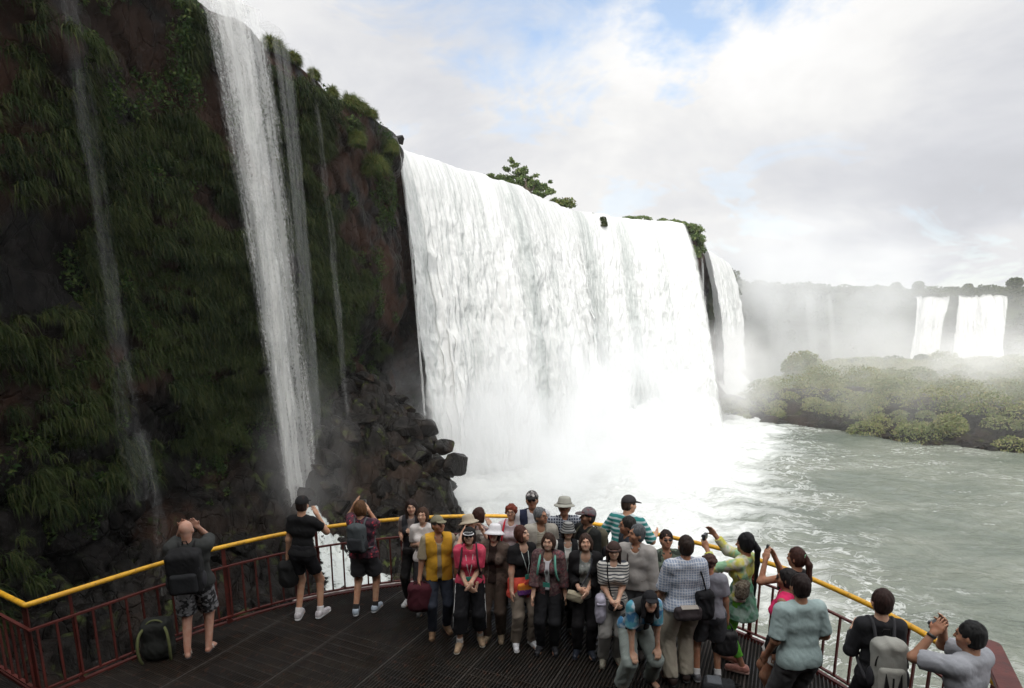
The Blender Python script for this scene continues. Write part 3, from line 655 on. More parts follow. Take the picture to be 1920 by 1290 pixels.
def lone_bush(px, py, Y, r, label, mat, n_=1500, sz=.28, cat='bush', name='bush'):
    p = aty(px, py, Y); root = empty(name, (p.x, p.y, p.z - r * .9), label=label, cat=cat)
    V, F = dome_leaves((0, 0, r * .9), r, r, n_, sz, .55); lo = dome_leaves((0, 0, r * .9), r, -r * .8, n_ // 2, sz, .55); V, F = join_vf([(V, F), lo])
    mesh_np('crown', V, F, mat, root, False); mb = MB(); mb.tube([(0, 0, -2.5), (.1, 0, 0), (-.05, .1, r * .9)], [.22, .16, .05], 8); mb.build('trunk', M['bark'], root, True)
lone_bush(1728, 679, 150, 2.3, 'small round dark tree standing in front of the narrower far fall', M['bushdark'], cat='tree', name='round_tree')
lone_bush(1674, 688, 150, 3.4, 'dark dome shaped bush beside the small round tree on the island ridge', M['bushdark'])
lone_bush(1604, 690, 150, 3.0, 'low dark bush on the island ridge, left of the dome shaped one', M['bushdark'])
lone_bush(1504, 690, 128, 4.3, 'broad pale green bush making the highest mound of the misty island', M['bush'], 3000)
lone_bush(1885, 735, 110, 2.6, 'dark round bush on the island near the right edge of the photo', M['bushdark'])
lone_bush(1780, 800, 82, 2.3, 'bright yellow green bush above the dark rocky shore', M['bush'], 1800, .2)
lone_bush(1820, 712, 140, 2.6, 'dark bush under the wider far fall', M['bushdark'])
p = onz(1318, 745, ZW)
for (x, y, z, s, lb) in [(35.0, 111, -10.8, 4.2, 'big grey rounded rock at the misty tip of the island'), (41, 109, -10.4, 3.6, 'grey rock hump behind the tip of the island'), (34.0, 106.5, -11.9, 2.0, 'low wet rock at the water line below the island tip')]:
    o = place_boulder(x, y, z, s, lb)
for k in range(34):
    t_ = rr.random() * 7; i = int(t_); a, b = shore[1 + i], shore[2 + i]; q = a + (b - a) * (t_ - i) + np.array([rr.uniform(-.8, 1.4), rr.uniform(-.8, .8)])
    place_boulder(q[0], q[1], ZW + rr.uniform(-.1, .4), rr.uniform(.5, 1.5), 'dark boulder on the rocky shore of the island', 'boulders along the island shore')

# rocky slope running down from the pillar, with the rocks showing in the spray
def slope():
    a, b = np.meshgrid(np.linspace(0, 1, 90), np.linspace(-1, 1, 50), indexing='ij')
    c0 = np.array([29.5, 101.0]); c1 = np.array([44, 122.0]); t_ = c1 - c0; t_ /= np.linalg.norm(t_); n2 = np.array([t_[1], -t_[0]])
    X = c0[0] + (c1[0] - c0[0]) * a + n2[0] * b * (4 + 7 * a); Y = c0[1] + (c1[1] - c0[1]) * a + n2[1] * b * (4 + 7 * a)
    Z = ZW - 1 + (13 * (1 - a) ** 1.5 + 3.5) * np.exp(-(b / .55) ** 2)
    d1, d2, cid = worley(X / 3, Y / 3, Z / 3, 55); Z = Z + (cid - .5) * 1.5 + fbm(X / 3, Y / 3, 0, 4, 57)
    return grid_mesh('rock_slope', np.stack([X, Y, Z], -1), M['boulder'])
tag(slope(), kind='structure')
# mossy pillar growth, notch grass, lip bushes
def moss_clump(pts, label, n_=1500, sz=.25, mat=None, cat='bush', name='bush'):
    base = np.array(pts[0][:3]); out = [dome_leaves(tuple(np.array(p_[:3]) - base), p_[3], p_[4], n_ // len(pts), sz, .5) for p_ in pts]
    V, F = join_vf(out); o = mesh_np(name, V, F, mat or M['treeleaf'], smooth=False); o.location = base
    return tag(o, label, cat)
def pc(px, py, Y, r, h): p = aty(px, py, Y); return (p.x, p.y, p.z, r, h)
moss_clump([pc(1296, 434, 99.5, 2.2, 1.4), pc(1300, 450, 98.8, 1.9, 1.6), pc(1298, 480, 98.6, 1.5, 2.0), pc(1294, 510, 98.4, 1.2, 1.6), pc(1306, 470, 100.5, 1.5, 2.6), pc(1300, 540, 98.8, 1.1, 1.6), pc(1304, 575, 99, 1.0, 1.4)], 'dark green growth draped over the rock pillar between two falls', 4200, .26, cat='hanging growth', name='hanging_growth')
moss_clump([pc(1262, 420, 98, 1.3, .8), pc(1277, 424, 98, 1.2, .8)], 'low green bush on the lip just before the rock pillar', 700, .25)
moss_clump([pc(1242, 416, 98, 1.0, .6)], 'small olive bush on the lip, left of the pillar bushes', 300, .22)
moss_clump([pc(1200, 411, 96, 2.0, .5), pc(1178, 410, 96, 1.2, .35)], 'flat dark bush lying along the lip of the second curtain', 500, .22)
moss_clump([pc(1110, 409, 91.5, .75, .8)], 'tiny round green bush at the notch in the lip', 260, .2)
moss_clump([pc(1042, 384, 84.5, 1.5, 1.0), pc(1062, 385, 86, 1.5, 1.1), pc(1052, 386, 85, 1.4, .8)], 'rounded ochre green bush on the lip right of the leaning tree', 1100, .24, M['tussock'])
moss_clump([pc(1130, 414, 88.2, .6, .7), pc(1133, 423, 87.6, .5, .9)], 'dark grass tuft hanging in the gap between the two big curtains', 500, .2, M['grass'], 'grass strip', 'grass_strip')
for (px, py, Y, s, lb) in [(746, 262, 53.5, .7, 'dark wet rock perched at the lip beside the big curtain'), (1215, 412, 97, .6, 'dark rock on the lip of the second curtain'), (900, 330, 67.5, .5, 'small flat rock in the lip left of the tree')]:
    p = aty(px, py, Y); place_boulder(p.x, p.y, p.z, s, lb)

# ------------------------------------------------ leaning tree on the lip
def lip_tree():
    base = aty(1018, 386, 81); root = empty('leaning_tree', tuple(base), label='leafy green tree leaning left over the lip of the big waterfall', cat='tree')
    def rel(px, py, dy=0): return np.array(aty(px, py, 81 + dy) - base)
    mb = MB(); r2 = np.random.default_rng(5); clumps = []
    def limb(a, b, r0, r1, bend=.5):
        m_ = (a + b) / 2 + r2.normal(size=3) * bend * .5; pth = np.stack([(1 - t) ** 2 * a + 2 * t * (1 - t) * m_ + t * t * b for t in np.linspace(0, 1, 8)]); mb.tube(pth, np.linspace(r0, r1, 8), 7); return pth
    trunk = limb(np.zeros(3) - [0, 0, .6], rel(985, 350), .28, .16, .6)
    tips = [(962, 300, 0), (945, 318, .8), (925, 328, -.6), (912, 331, 0), (985, 318, .5), (1003, 330, -.5), (1020, 345, .6), (1035, 357, 0), (1010, 352, .9), (975, 335, -.9), (955, 338, .4), (1028, 362, -.7), (995, 345, .2), (940, 333, 0), (966, 316, -.3), (1000, 365, .3), (1015, 372, -.4), (990, 335, 1.2)]
    for i, (px, py, dy) in enumerate(tips):
        s = trunk[3 + i % 5]; e = rel(px, py, dy * 1.6); l_ = limb(s, e, .09, .02, .8)
        for k in (4, 5, 6, 7):
            clumps.append((l_[k] + r2.normal(size=3) * .18, .42 + .18 * r2.random()))
            if r2.random() < .7: clumps.append((l_[k] + r2.normal(size=3) * np.array([.3, .3, .2]), .30))
    mb.build('trunk', M['bark'], root, True)
    P = np.vstack([c + rnd_unit(60) * rng.uniform(.2, 1, (60, 1)) * np.array([rad, rad, rad * .7]) for c, rad in clumps])
    V, F = leaf_quads(P, rng.uniform(.12, .24, len(P)), 2.0); mesh_np('crown', V, F, M['treeleaf'], root, False)
lip_tree()

# ------------------------------------------------ forest on the far cliff
def forest():
    out = []
    for k in range(900):
        u = rng.uniform(0, 1); i = rng.integers(ic + 30, len(path) - 1); q = path[i] - nor[i] * rng.uniform(-1.5, 30) ** 1.0
        if q[0] / q[1] > 1.05: continue
        r_ = rng.uniform(1.8, 5.2); out.append(dome_leaves((q[0], q[1], ZT + rng.uniform(-.5, 1.6)), r_, r_ * rng.uniform(.7, 1.15), 190, .65))
    # growth spilling down the face
    for k in range(420):
        i = rng.integers(ic + 30, len(path) - 1); j = int(rng.integers(0, NV) * (rng.random() ** .6)); q = face[i, j]
        if q[0] / q[1] > 1.05: continue
        if 196 < q[0] < 246 and q[2] > -12: continue
        r_ = rng.uniform(1.5, 3.4); out.append(dome_leaves(tuple(q), r_, r_ * 1.2, 120, .65))
    V, F = join_vf(out); return tag(mesh_np('forest', V, F, M['forest'], smooth=False), 'misty forest along the top of the far cliff', 'forest', kind='stuff')
forest()
for (px, py, r_, lb) in [(1903, 532, 3.6, 'tall tree rising above the far forest at the right edge'), (1815, 540, 2.4, 'slightly taller tree in the far forest above the wider far fall'), (1722, 536, 2.6, 'flat topped tree in the far forest above the narrower far fall'), (1680, 538, 2.6, 'far forest tree furthest from the right edge')]:
    lone_bush(px, py, 300, r_, lb, M['forest'], 700, .6, 'tree', 'far_tree')

# ------------------------------------------------ air: haze and spray
def volume_box():
    m, t = new_mat('haze_air')
    v = t.new('ShaderNodeVolumePrincipled', {'Color': (.93, .95, .98), 'Density': HAZE, 'Anisotropy': .0})
    t.new('ShaderNodeOutputMaterial', {1: v.outputs[0]})
    mb = MB(); mb.box((150, 150, 8), (700, 420, 46)); o = mb.build('haze', m); return tag(o, 'thin pale haze in the air of the gorge', 'haze', kind='stuff')
HAZE = .0002
volume_box()
def mist(name, c, rad, dens, label, scale=.09, seed=0.0, lo=.34, col=(1.0, 1.0, 1.0)):
    m, t = new_mat('spray_air'); o = t.coord('Object')
    ln = t.vmath('LENGTH', o); fall_ = t.mapr(ln, .25, 1.0, 1.0, 0.0)
    nz = t.noise(t.scale(t.coord('Object'), tuple(r_ * scale for r_ in rad), loc=(seed, seed * 2, 0)), 1.0, 4, .6)
    dn = t.math('MULTIPLY', t.math('MULTIPLY', fall_, t.mapr(nz, lo, .7)), dens)
    v = t.new('ShaderNodeVolumePrincipled', {'Color': col, 'Density': dn, 'Anisotropy': 0.0})
    t.new('ShaderNodeOutputMaterial', {1: v.outputs[0]})
    bm = bmesh.new(); bmesh.ops.create_icosphere(bm, subdivisions=4, radius=1); me = bpy.data.meshes.new(name); bm.to_mesh(me); bm.free(); me.materials.append(m)
    ob = bpy.data.objects.new(name, me); COL.objects.link(ob); ob.location = c; ob.scale = rad; return tag(ob, label, 'mist', kind='stuff')
mist('mist', (1.5, 62, -8), (20, 31, 15), .25, 'dense white spray boiling at the foot of the big curtain', .16, 1, .40, (.95, .96, .97))
mist('mist', (13.5, 85, -6), (19, 17, 15), .24, 'white spray at the foot of the second curtain', .14, 2, .40, (.95, .96, .97))
mist('mist', (90, 190, 10), (56, 56, 38), .042, 'tall pale plume of spray drifting before the far cliff', .05, 3, col=(.90, .91, .92))
mist('mist', (-11.0, 31, -3), (3.2, 3.6, 6.5), .07, 'grey spray around the foot of the thin fall', .3, 4)
mist('mist', (78, 106, -7), (60, 42, 15), .040, 'thin veil of spray drifting over the island', .07, 6)
mist('mist', (44, 124, -4), (13, 17, 11), .13, 'white spray between the arching fall and the island tip', .12, 8)
mist('mist', (34, 100, -5), (12, 15, 12), .17, 'spray drifting off the rock pillar over the tip of the island', .14, 10)
mist('mist', (190, 245, -4), (95, 62, 34), .014, 'faint mist hanging in the gorge before the far falls', .04, 9)
mist('mist', (205, 280, -6), (30, 12, 14), .05, 'spray at the foot of the far falls', .08, 5)
#@@DECK
# ================================================================ viewing deck
M['grating'] = pmat('grating_steel', (.016, .013, .011), (.028, .021, .016), 3.0, .80, .2, 60, c3=(.06, .03, .02), rvar=.5)
M['maroon'] = pmat('maroon_paint', (.075, .014, .011), (.11, .022, .016), 4, .5, .25, 30, c3=(.05, .018, .013))
M['yellow'] = pmat('yellow_paint', (.74, .40, .022), (.60, .31, .02), 9, .42, .3, 25, c3=(.34, .19, .05), spec=.4)
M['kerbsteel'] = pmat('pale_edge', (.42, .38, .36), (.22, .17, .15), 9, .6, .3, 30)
M['under'] = pmat('dark_sheet_paint', (.010, .009, .008), (.016, .013, .011), 2, .9)
rail_xy = [(-7.2, 6.95), (-5.18, 5.80), (-4.38, 7.0), (-3.92, 7.5), (-3.30, 8.02), (-2.62, 8.38), (-1.74, 8.70), (-.9, 8.82), (-.12, 8.84), (.9, 8.62), (1.92, 8.12), (2.62, 7.6), (2.96, 7.27), (3.31, 6.84), (3.51, 6.53), (3.82, 5.82), (3.94, 5.4), (4.01, 5.06), (4.03, 4.45), (4.0, 3.7), (3.9, 2.6)]
core = smooth_path(rail_xy[1:], 400, 3)
start = np.array(rail_xy[0]); RP = np.vstack([np.linspace(start, core[0], 60, endpoint=False), core])
def rail_at(s_):
    s = np.r_[0, np.cumsum(np.linalg.norm(np.diff(RP, axis=0), axis=1))]; return np.array([np.interp(s_, s, RP[:, 0]), np.interp(s_, s, RP[:, 1])])
RL = np.linalg.norm(np.diff(RP, axis=0), axis=1).sum()
# deck: slab, bearing bars, panel seams
deck = empty('viewing_deck', (0, 5, 0), label='dark steel grating deck the tourists stand on, curved towards the falls', cat='viewing deck')
poly = [tuple(p_) for p_ in RP[::6]] + [(3.9, -3.0), (-9.5, -3.0), (-9.5, 6.95)]
def child_np(o): o.matrix_parent_inverse = Matrix.Translation((0, -5, 0)); return o
bm = bmesh.new(); vs = [bm.verts.new((x, y, -.035)) for x, y in poly]; f_ = bm.faces.new(vs); r_ = bmesh.ops.extrude_face_region(bm, geom=[f_])  # dark sheet added below the grating so its open gaps read black
for v in r_['geom']:
    if isinstance(v, bmesh.types.BMVert): v.co.z = -.22
bmesh.ops.recalc_face_normals(bm, faces=bm.faces); me = bpy.data.meshes.new('dark_sheet'); bm.to_mesh(me); bm.free(); me.materials.append(M['under'])
o = bpy.data.objects.new('dark_sheet', me); COL.objects.link(o); o.parent = deck; child_np(o)
pn = np.array(poly)
def clip_line(off, ang):
    """intervals of the line (direction ang, offset off along its normal) inside the deck outline"""
    dx, dy = math.cos(ang), math.sin(ang); nx, ny = -dy, dx; ts = []
    for i in range(len(pn)):
        a, b = pn[i], pn[(i + 1) % len(pn)]; da, db = a[0] * nx + a[1] * ny - off, b[0] * nx + b[1] * ny - off
        if (da > 0) != (db > 0): q = a + (b - a) * (da / (da - db)); ts.append(q[0] * dx + q[1] * dy)
    ts.sort(); return [(ts[i] + .01, ts[i + 1] - .01) for i in range(0, len(ts) - 1, 2)], (dx, dy, nx, ny)
bars = MB(); rods = MB(); seams = MB(); A65 = R(65)
def strip(mb, off, ang, w, z0, z1, tmin=None):
    iv, (dx, dy, nx, ny) = clip_line(off, ang)
    for a, b in iv:
        if b - a < .05: continue
        c = [(dx * t + nx * (off + e), dy * t + ny * (off + e)) for t, e in ((a, -w), (b, -w), (b, w), (a, w))]
        mb.add([(x, y, z0) for x, y in c] + [(x, y, z1) for x, y in c], [(3, 2, 1, 0), (4, 5, 6, 7)] + [(i, (i + 1) % 4, 4 + (i + 1) % 4, 4 + i) for i in range(4)])
off0 = -(-3.75) * math.sin(A65) + 6.47 * math.cos(A65)
for k in range(-230, 130):
    o_ = off0 + k * .0415
    if k % 24: strip(bars, o_, A65, .006, -.03, 0.0)
for k in range(-10, 5): strip(seams, off0 + k * .996, A65, .009, -.03, .004)
for k in range(-40, 90): strip(rods, k * .14, A65 + R(90), .004, -.03, -.004)
for mb, nm, mt in ((bars, 'grating_bars', M['grating']), (rods, 'cross_rods', M['grating']), (seams, 'panel_seams', pmat('worn_seam', (.05, .042, .036), (.03, .025, .022), 20, .5))):
    child_np(mb.build(nm, mt, deck))
def ribbon(mb, pts, w, z0, z1, inset=0.0):
    """a rectangular profile swept along a plan path"""
    t_ = np.gradient(pts, axis=0); t_ /= np.linalg.norm(t_, axis=1)[:, None]; n_ = np.stack([-t_[:, 1], t_[:, 0]], 1)
    a = pts + n_ * (inset + w / 2); b = pts + n_ * (inset - w / 2); m = len(pts); V = []
    for q, z in ((a, z0), (b, z0), (b, z1), (a, z1)): V.append(np.c_[q, np.full(m, z)])
    V = np.stack(V, 1).reshape(-1, 3); F = [(4 * i + j, 4 * i + (j + 1) % 4, 4 * i + 4 + (j + 1) % 4, 4 * i + 4 + j) for i in range(m - 1) for j in range(4)] + [(0, 1, 2, 3), (4 * m - 1, 4 * m - 2, 4 * m - 3, 4 * m - 4)]
    mb.add(V, F)
mb = MB(); ribbon(mb, RP[::4], .05, -.20, .012, .03); child_np(mb.build('edge_beam', M['maroon'], deck))
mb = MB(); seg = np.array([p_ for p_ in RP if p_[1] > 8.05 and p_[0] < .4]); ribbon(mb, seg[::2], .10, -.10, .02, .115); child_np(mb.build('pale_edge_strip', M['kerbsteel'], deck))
# railing
rail = empty('railing', (0, 8.8, 0), label='maroon railing with a fat yellow handrail curving round the deck', cat='railing')
def rc(o): o.matrix_parent_inverse = Matrix.Translation((0, -8.8, 0)); return o
mb = MB(); RPo = RP.copy(); mb.tube(np.c_[RPo, np.full(len(RP), 1.10)][::2], .030, 14); rc(mb.build('handrail', M['yellow'], rail, True))
mb = MB(); RI = RP; ribbon(mb, RI[::2], .035, .80, .822); rc(mb.build('mid_rail', M['maroon'], rail))
mb = MB(); ribbon(mb, RI[::2], .035, .075, .095); rc(mb.build('bottom_rail', M['maroon'], rail))
nb_ = 0; s_ = .1
while s_ < RL and nb_ < 112:
    q = rail_at(s_); t_ = rail_at(s_ + .02) - q; ang = math.atan2(t_[1], t_[0])
    mb = MB(); mb.box((q[0], q[1], .4485), (.022, .022, .703), (0, 0, ang)); rc(mb.build('baluster', M['maroon'], rail)); s_ += .176; nb_ += 1
def post(s_, w, w2):
    q = rail_at(s_); t_ = rail_at(s_ + .02) - q; ang = math.atan2(t_[1], t_[0]); n_ = np.array([-math.sin(ang), math.cos(ang)]); q = q + n_ * .028
    mb = MB(); mb.box((q[0], q[1], .46), (w, .014, 1.26), (0, 0, ang), taper=w2 / w); mb.box((q[0], q[1], .02), (w * 1.5, .05, .03), (0, 0, ang)); mb.box((q[0], q[1] , 1.078), (w2 * .8, .03, .03), (0, 0, ang)); rc(mb.build('post', M['maroon'], rail))
ss = np.r_[0, np.cumsum(np.linalg.norm(np.diff(RP, axis=0), axis=1))]
def s_of(x, y): return float(ss[np.argmin(np.hypot(RP[:, 0] - x, RP[:, 1] - y))])
post(s_of(-5.18, 5.8) - .12, .15, .13)
for (x, y, w) in [(-4.95, 6.15, .03), (-3.9, 7.5, .05), (-2.9, 8.25, .04), (-1.4, 8.78, .04), (.4, 8.75, .04), (2.2, 7.95, .04), (3.1, 7.1, .05), (3.95, 5.42, .10)]: post(s_of(x, y), w, w)
# broad maroon stair rail close to the camera
def stair_rail():
    a = aty(1856, 1205, 4.95); b = aty(1895, 1290, 4.15); c = a + (b - a) * 1.9
    root = empty('stair_rail', (a.x, a.y, 0), label='broad dark maroon handrail plate with a rounded end, nearest to the camera', cat='handrail')
    dirv = (c - a).normalized(); side = dirv.cross(Vector((0, 0, 1))).normalized(); up = side.cross(dirv); V = []; w = .088
    pr = [(-math.cos(t) * w, math.sin(t)) for t in np.linspace(0, math.pi, 13)]
    prof = [a - dirv * (h * w) + side * x for x, h in pr] + [c + side * w, c - side * w]
    prof = [p_ - Vector((a.x, a.y, 0)) for p_ in prof]
    bm = bmesh.new(); f = bm.faces.new([bm.verts.new(p_) for p_ in prof]); ex = bmesh.ops.extrude_face_region(bm, geom=[f])
    for v in ex['geom']:
        if isinstance(v, bmesh.types.BMVert): v.co -= up * .05
    bmesh.ops.recalc_face_normals(bm, faces=bm.faces); bmesh.ops.bevel(bm, geom=[e for e in bm.edges if e.calc_face_angle(0) > .8], offset=.008, segments=2, affect='EDGES')
    me = bpy.data.meshes.new('rail_plate'); bm.to_mesh(me); bm.free(); me.materials.append(M['maroon']); o = bpy.data.objects.new('rail_plate', me); COL.objects.link(o); o.parent = root
    mb = MB(); mb.box((.02, -.12, a.z / 2 - .03), (.06, .06, a.z - .06)); mb.build('post', M['maroon'], root)
stair_rail()
#@@PEOPLE
# ================================================================ people
def surface_nets(Fd, lo, vox):
    """smooth closed surface of the zero level of a distance grid"""
    Sg = Fd < 0; nx, ny, nz = Fd.shape
    c = [Sg[a:nx - 1 + a, b:ny - 1 + b, d_:nz - 1 + d_] for a in (0, 1) for b in (0, 1) for d_ in (0, 1)]
    cnt = sum(x.astype(np.int8) for x in c); act = (cnt > 0) & (cnt < 8); ci = np.argwhere(act)
    idx = np.full(act.shape, -1, np.int64); idx[act] = np.arange(len(ci))
    acc = np.zeros((len(ci), 3)); num = np.zeros(len(ci))
    cor = [(a, b, d_) for a in (0, 1) for b in (0, 1) for d_ in (0, 1)]
    val = [Fd[ci[:, 0] + a, ci[:, 1] + b, ci[:, 2] + d_] for a, b, d_ in cor]
    for i in range(8):
        for j in range(i + 1, 8):
            df = [cor[j][k] - cor[i][k] for k in range(3)]
            if sum(abs(x) for x in df) != 1: continue
            va, vb = val[i], val[j]; m = (va < 0) != (vb < 0); t_ = np.where(m, va / np.where(m, va - vb, 1), 0)
            pt = np.array(cor[i])[None] + t_[:, None] * np.array(df)[None]; acc += np.where(m[:, None], pt, 0); num += m
    V = (ci + acc / num[:, None]) * vox + lo
    Fs = []
    for ax in range(3):
        o1, o2 = [(1, 2), (2, 0), (0, 1)][ax]
        sl0 = [slice(None)] * 3; sl1 = [slice(None)] * 3; sl0[ax] = slice(0, -1); sl1[ax] = slice(1, None)
        A, B = Sg[tuple(sl0)], Sg[tuple(sl1)]; e = np.argwhere(A != B); keep = (e[:, o1] > 0) & (e[:, o2] > 0) & (e[:, o1] < Fd.shape[o1] - 1) & (e[:, o2] < Fd.shape[o2] - 1); e = e[keep]
        def g(d1, d2): q = e.copy(); q[:, o1] -= d1; q[:, o2] -= d2; return idx[q[:, 0], q[:, 1], q[:, 2]]
        q = np.stack([g(1, 1), g(0, 1), g(0, 0), g(1, 0)], 1); fl = ~A[e[:, 0], e[:, 1], e[:, 2]]
        q[fl] = q[fl][:, ::-1]; Fs.append(q)
    return V, np.vstack(Fs)
def v3(a): return np.array(a, float)
def rotm(x=0, y=0, z=0): return np.array(Euler((x, y, z)).to_matrix())
class Sdf:
    def __init__(s, vox=.012, k=.02): s.ops = []; s.vox = vox; s.k = k
    def cap(s, a, b, ra, rb=None, k=None, flat=None, mode='u', cut=0):
        """tapered capsule; flat=(axis, factor) squashes it along axis; cut: 1 flat end at b, 2 both ends"""
        a, b = v3(a), v3(b); rb = ra if rb is None else rb; R_ = max(ra, rb)
        def f(P):
            Q = P - a
            if flat is not None: ax, fa = v3(flat[0]), flat[1]; ax = ax / np.linalg.norm(ax); Q = Q + ((fa - 1) * (Q @ ax))[:, None] * ax; ba = b - a; ba = ba + (fa - 1) * ba.dot(ax) * ax
            else: ba = b - a
            L2 = ba.dot(ba) + 1e-12; h = np.clip(Q @ ba / L2, 0, 1); d_ = np.linalg.norm(Q - h[:, None] * ba, axis=1) - (ra + (rb - ra) * h)
            if flat is not None: d_ = d_ / ((1 + fa) * .5)
            if cut:
                u = ba / math.sqrt(L2); t_ = Q @ u; d_ = np.maximum(d_, t_ - math.sqrt(L2))
                if cut == 2: d_ = np.maximum(d_, -t_)
            return d_
        s.ops.append((mode, f, np.minimum(a, b) - R_, np.maximum(a, b) + R_, s.k if k is None else k)); return s
    def ell(s, c, r, rot=None, k=None, mode='u'):
        c, r = v3(c), v3(r); m = np.eye(3) if rot is None else rot
        def f(P):
            q = (P - c) @ m; k0 = np.linalg.norm(q / r, axis=1); k1 = np.linalg.norm(q / r ** 2, axis=1) + 1e-9; return k0 * (k0 - 1) / k1
        R_ = r.max() if rot is not None else r
        s.ops.append((mode, f, c - R_, c + R_, s.k if k is None else k)); return s
    def box(s, c, half, rot=None, rnd=.01, k=None, mode='u'):
        c, half = v3(c), v3(half); m = np.eye(3) if rot is None else rot
        def f(P):
            q = np.abs((P - c) @ m) - half + rnd; return np.linalg.norm(np.maximum(q, 0), axis=1) + np.minimum(q.max(1), 0) - rnd
        R_ = np.linalg.norm(half) if rot is not None else half
        s.ops.append((mode, f, c - R_, c + R_, s.k if k is None else k)); return s
    def plane(s, p, n_):
        """cuts away what lies on the side n points to"""
        p, n_ = v3(p), v3(n_); n_ = n_ / np.linalg.norm(n_); s.ops.append(('cut', lambda P: (P - p) @ n_, None, None, 0)); return s
    def mesh(s, name, mat, parent=None, wr=0.0, wf=14.0, wst=(1, 1, .6), seed=0):
        los = [o[2] for o in s.ops if o[0] == 'u']; his = [o[3] for o in s.ops if o[0] == 'u']
        lo = np.min(los, 0) - 3 * s.vox; hi = np.max(his, 0) + 3 * s.vox; n_ = np.ceil((hi - lo) / s.vox).astype(int) + 1
        ax = [lo[i] + np.arange(n_[i]) * s.vox for i in range(3)]; Fd = np.full(n_, .2)
        for mode, f, l, h, k in s.ops:
            if l is None: i0, i1 = np.zeros(3, int), n_
            else:
                mg = (k or 0) + 2.5 * s.vox; i0 = np.clip(np.floor((l - mg - lo) / s.vox).astype(int), 0, n_); i1 = np.clip(np.ceil((h + mg - lo) / s.vox).astype(int) + 1, 0, n_)
            if (i1 <= i0).any(): continue
            G = np.stack(np.meshgrid(*[ax[i][i0[i]:i1[i]] for i in range(3)], indexing='ij'), -1); d_ = f(G.reshape(-1, 3)).reshape(G.shape[:3])
            S_ = tuple(slice(i0[i], i1[i]) for i in range(3)); F0 = Fd[S_]
            if mode == 'u':
                if k: hh = np.clip(.5 + .5 * (F0 - d_) / k, 0, 1); Fd[S_] = F0 * (1 - hh) + d_ * hh - k * hh * (1 - hh)
                else: Fd[S_] = np.minimum(F0, d_)
            elif mode == 's': Fd[S_] = np.maximum(F0, -d_)
            else: Fd[S_] = np.maximum(F0, d_)
        Fd[0] = Fd[-1] = .1; Fd[:, 0] = Fd[:, -1] = .1; Fd[:, :, 0] = Fd[:, :, -1] = .1
        V, F = surface_nets(Fd, lo, s.vox)
        if wr and len(V):
            nrm = np.zeros_like(V); q = V[F]; fn = np.cross(q[:, 2] - q[:, 0], q[:, 3] - q[:, 1])
            for i in range(4): np.add.at(nrm, F[:, i], fn)
            nrm /= np.linalg.norm(nrm, axis=1)[:, None] + 1e-9
            w = V * np.array(wst) * wf; rg = 1 - 2 * np.abs(fbm(w[:, 0] + .7 * w[:, 2], w[:, 1] - .5 * w[:, 2], w[:, 2], 2, seed + 3)); V = V + nrm * ((rg - .55) * wr + fbm(w[:, 0] * .5, w[:, 1] * .5, w[:, 2] * .4, 2, seed) * wr * 1.2)[:, None]
        return mesh_np(name, V, F, mat, parent)

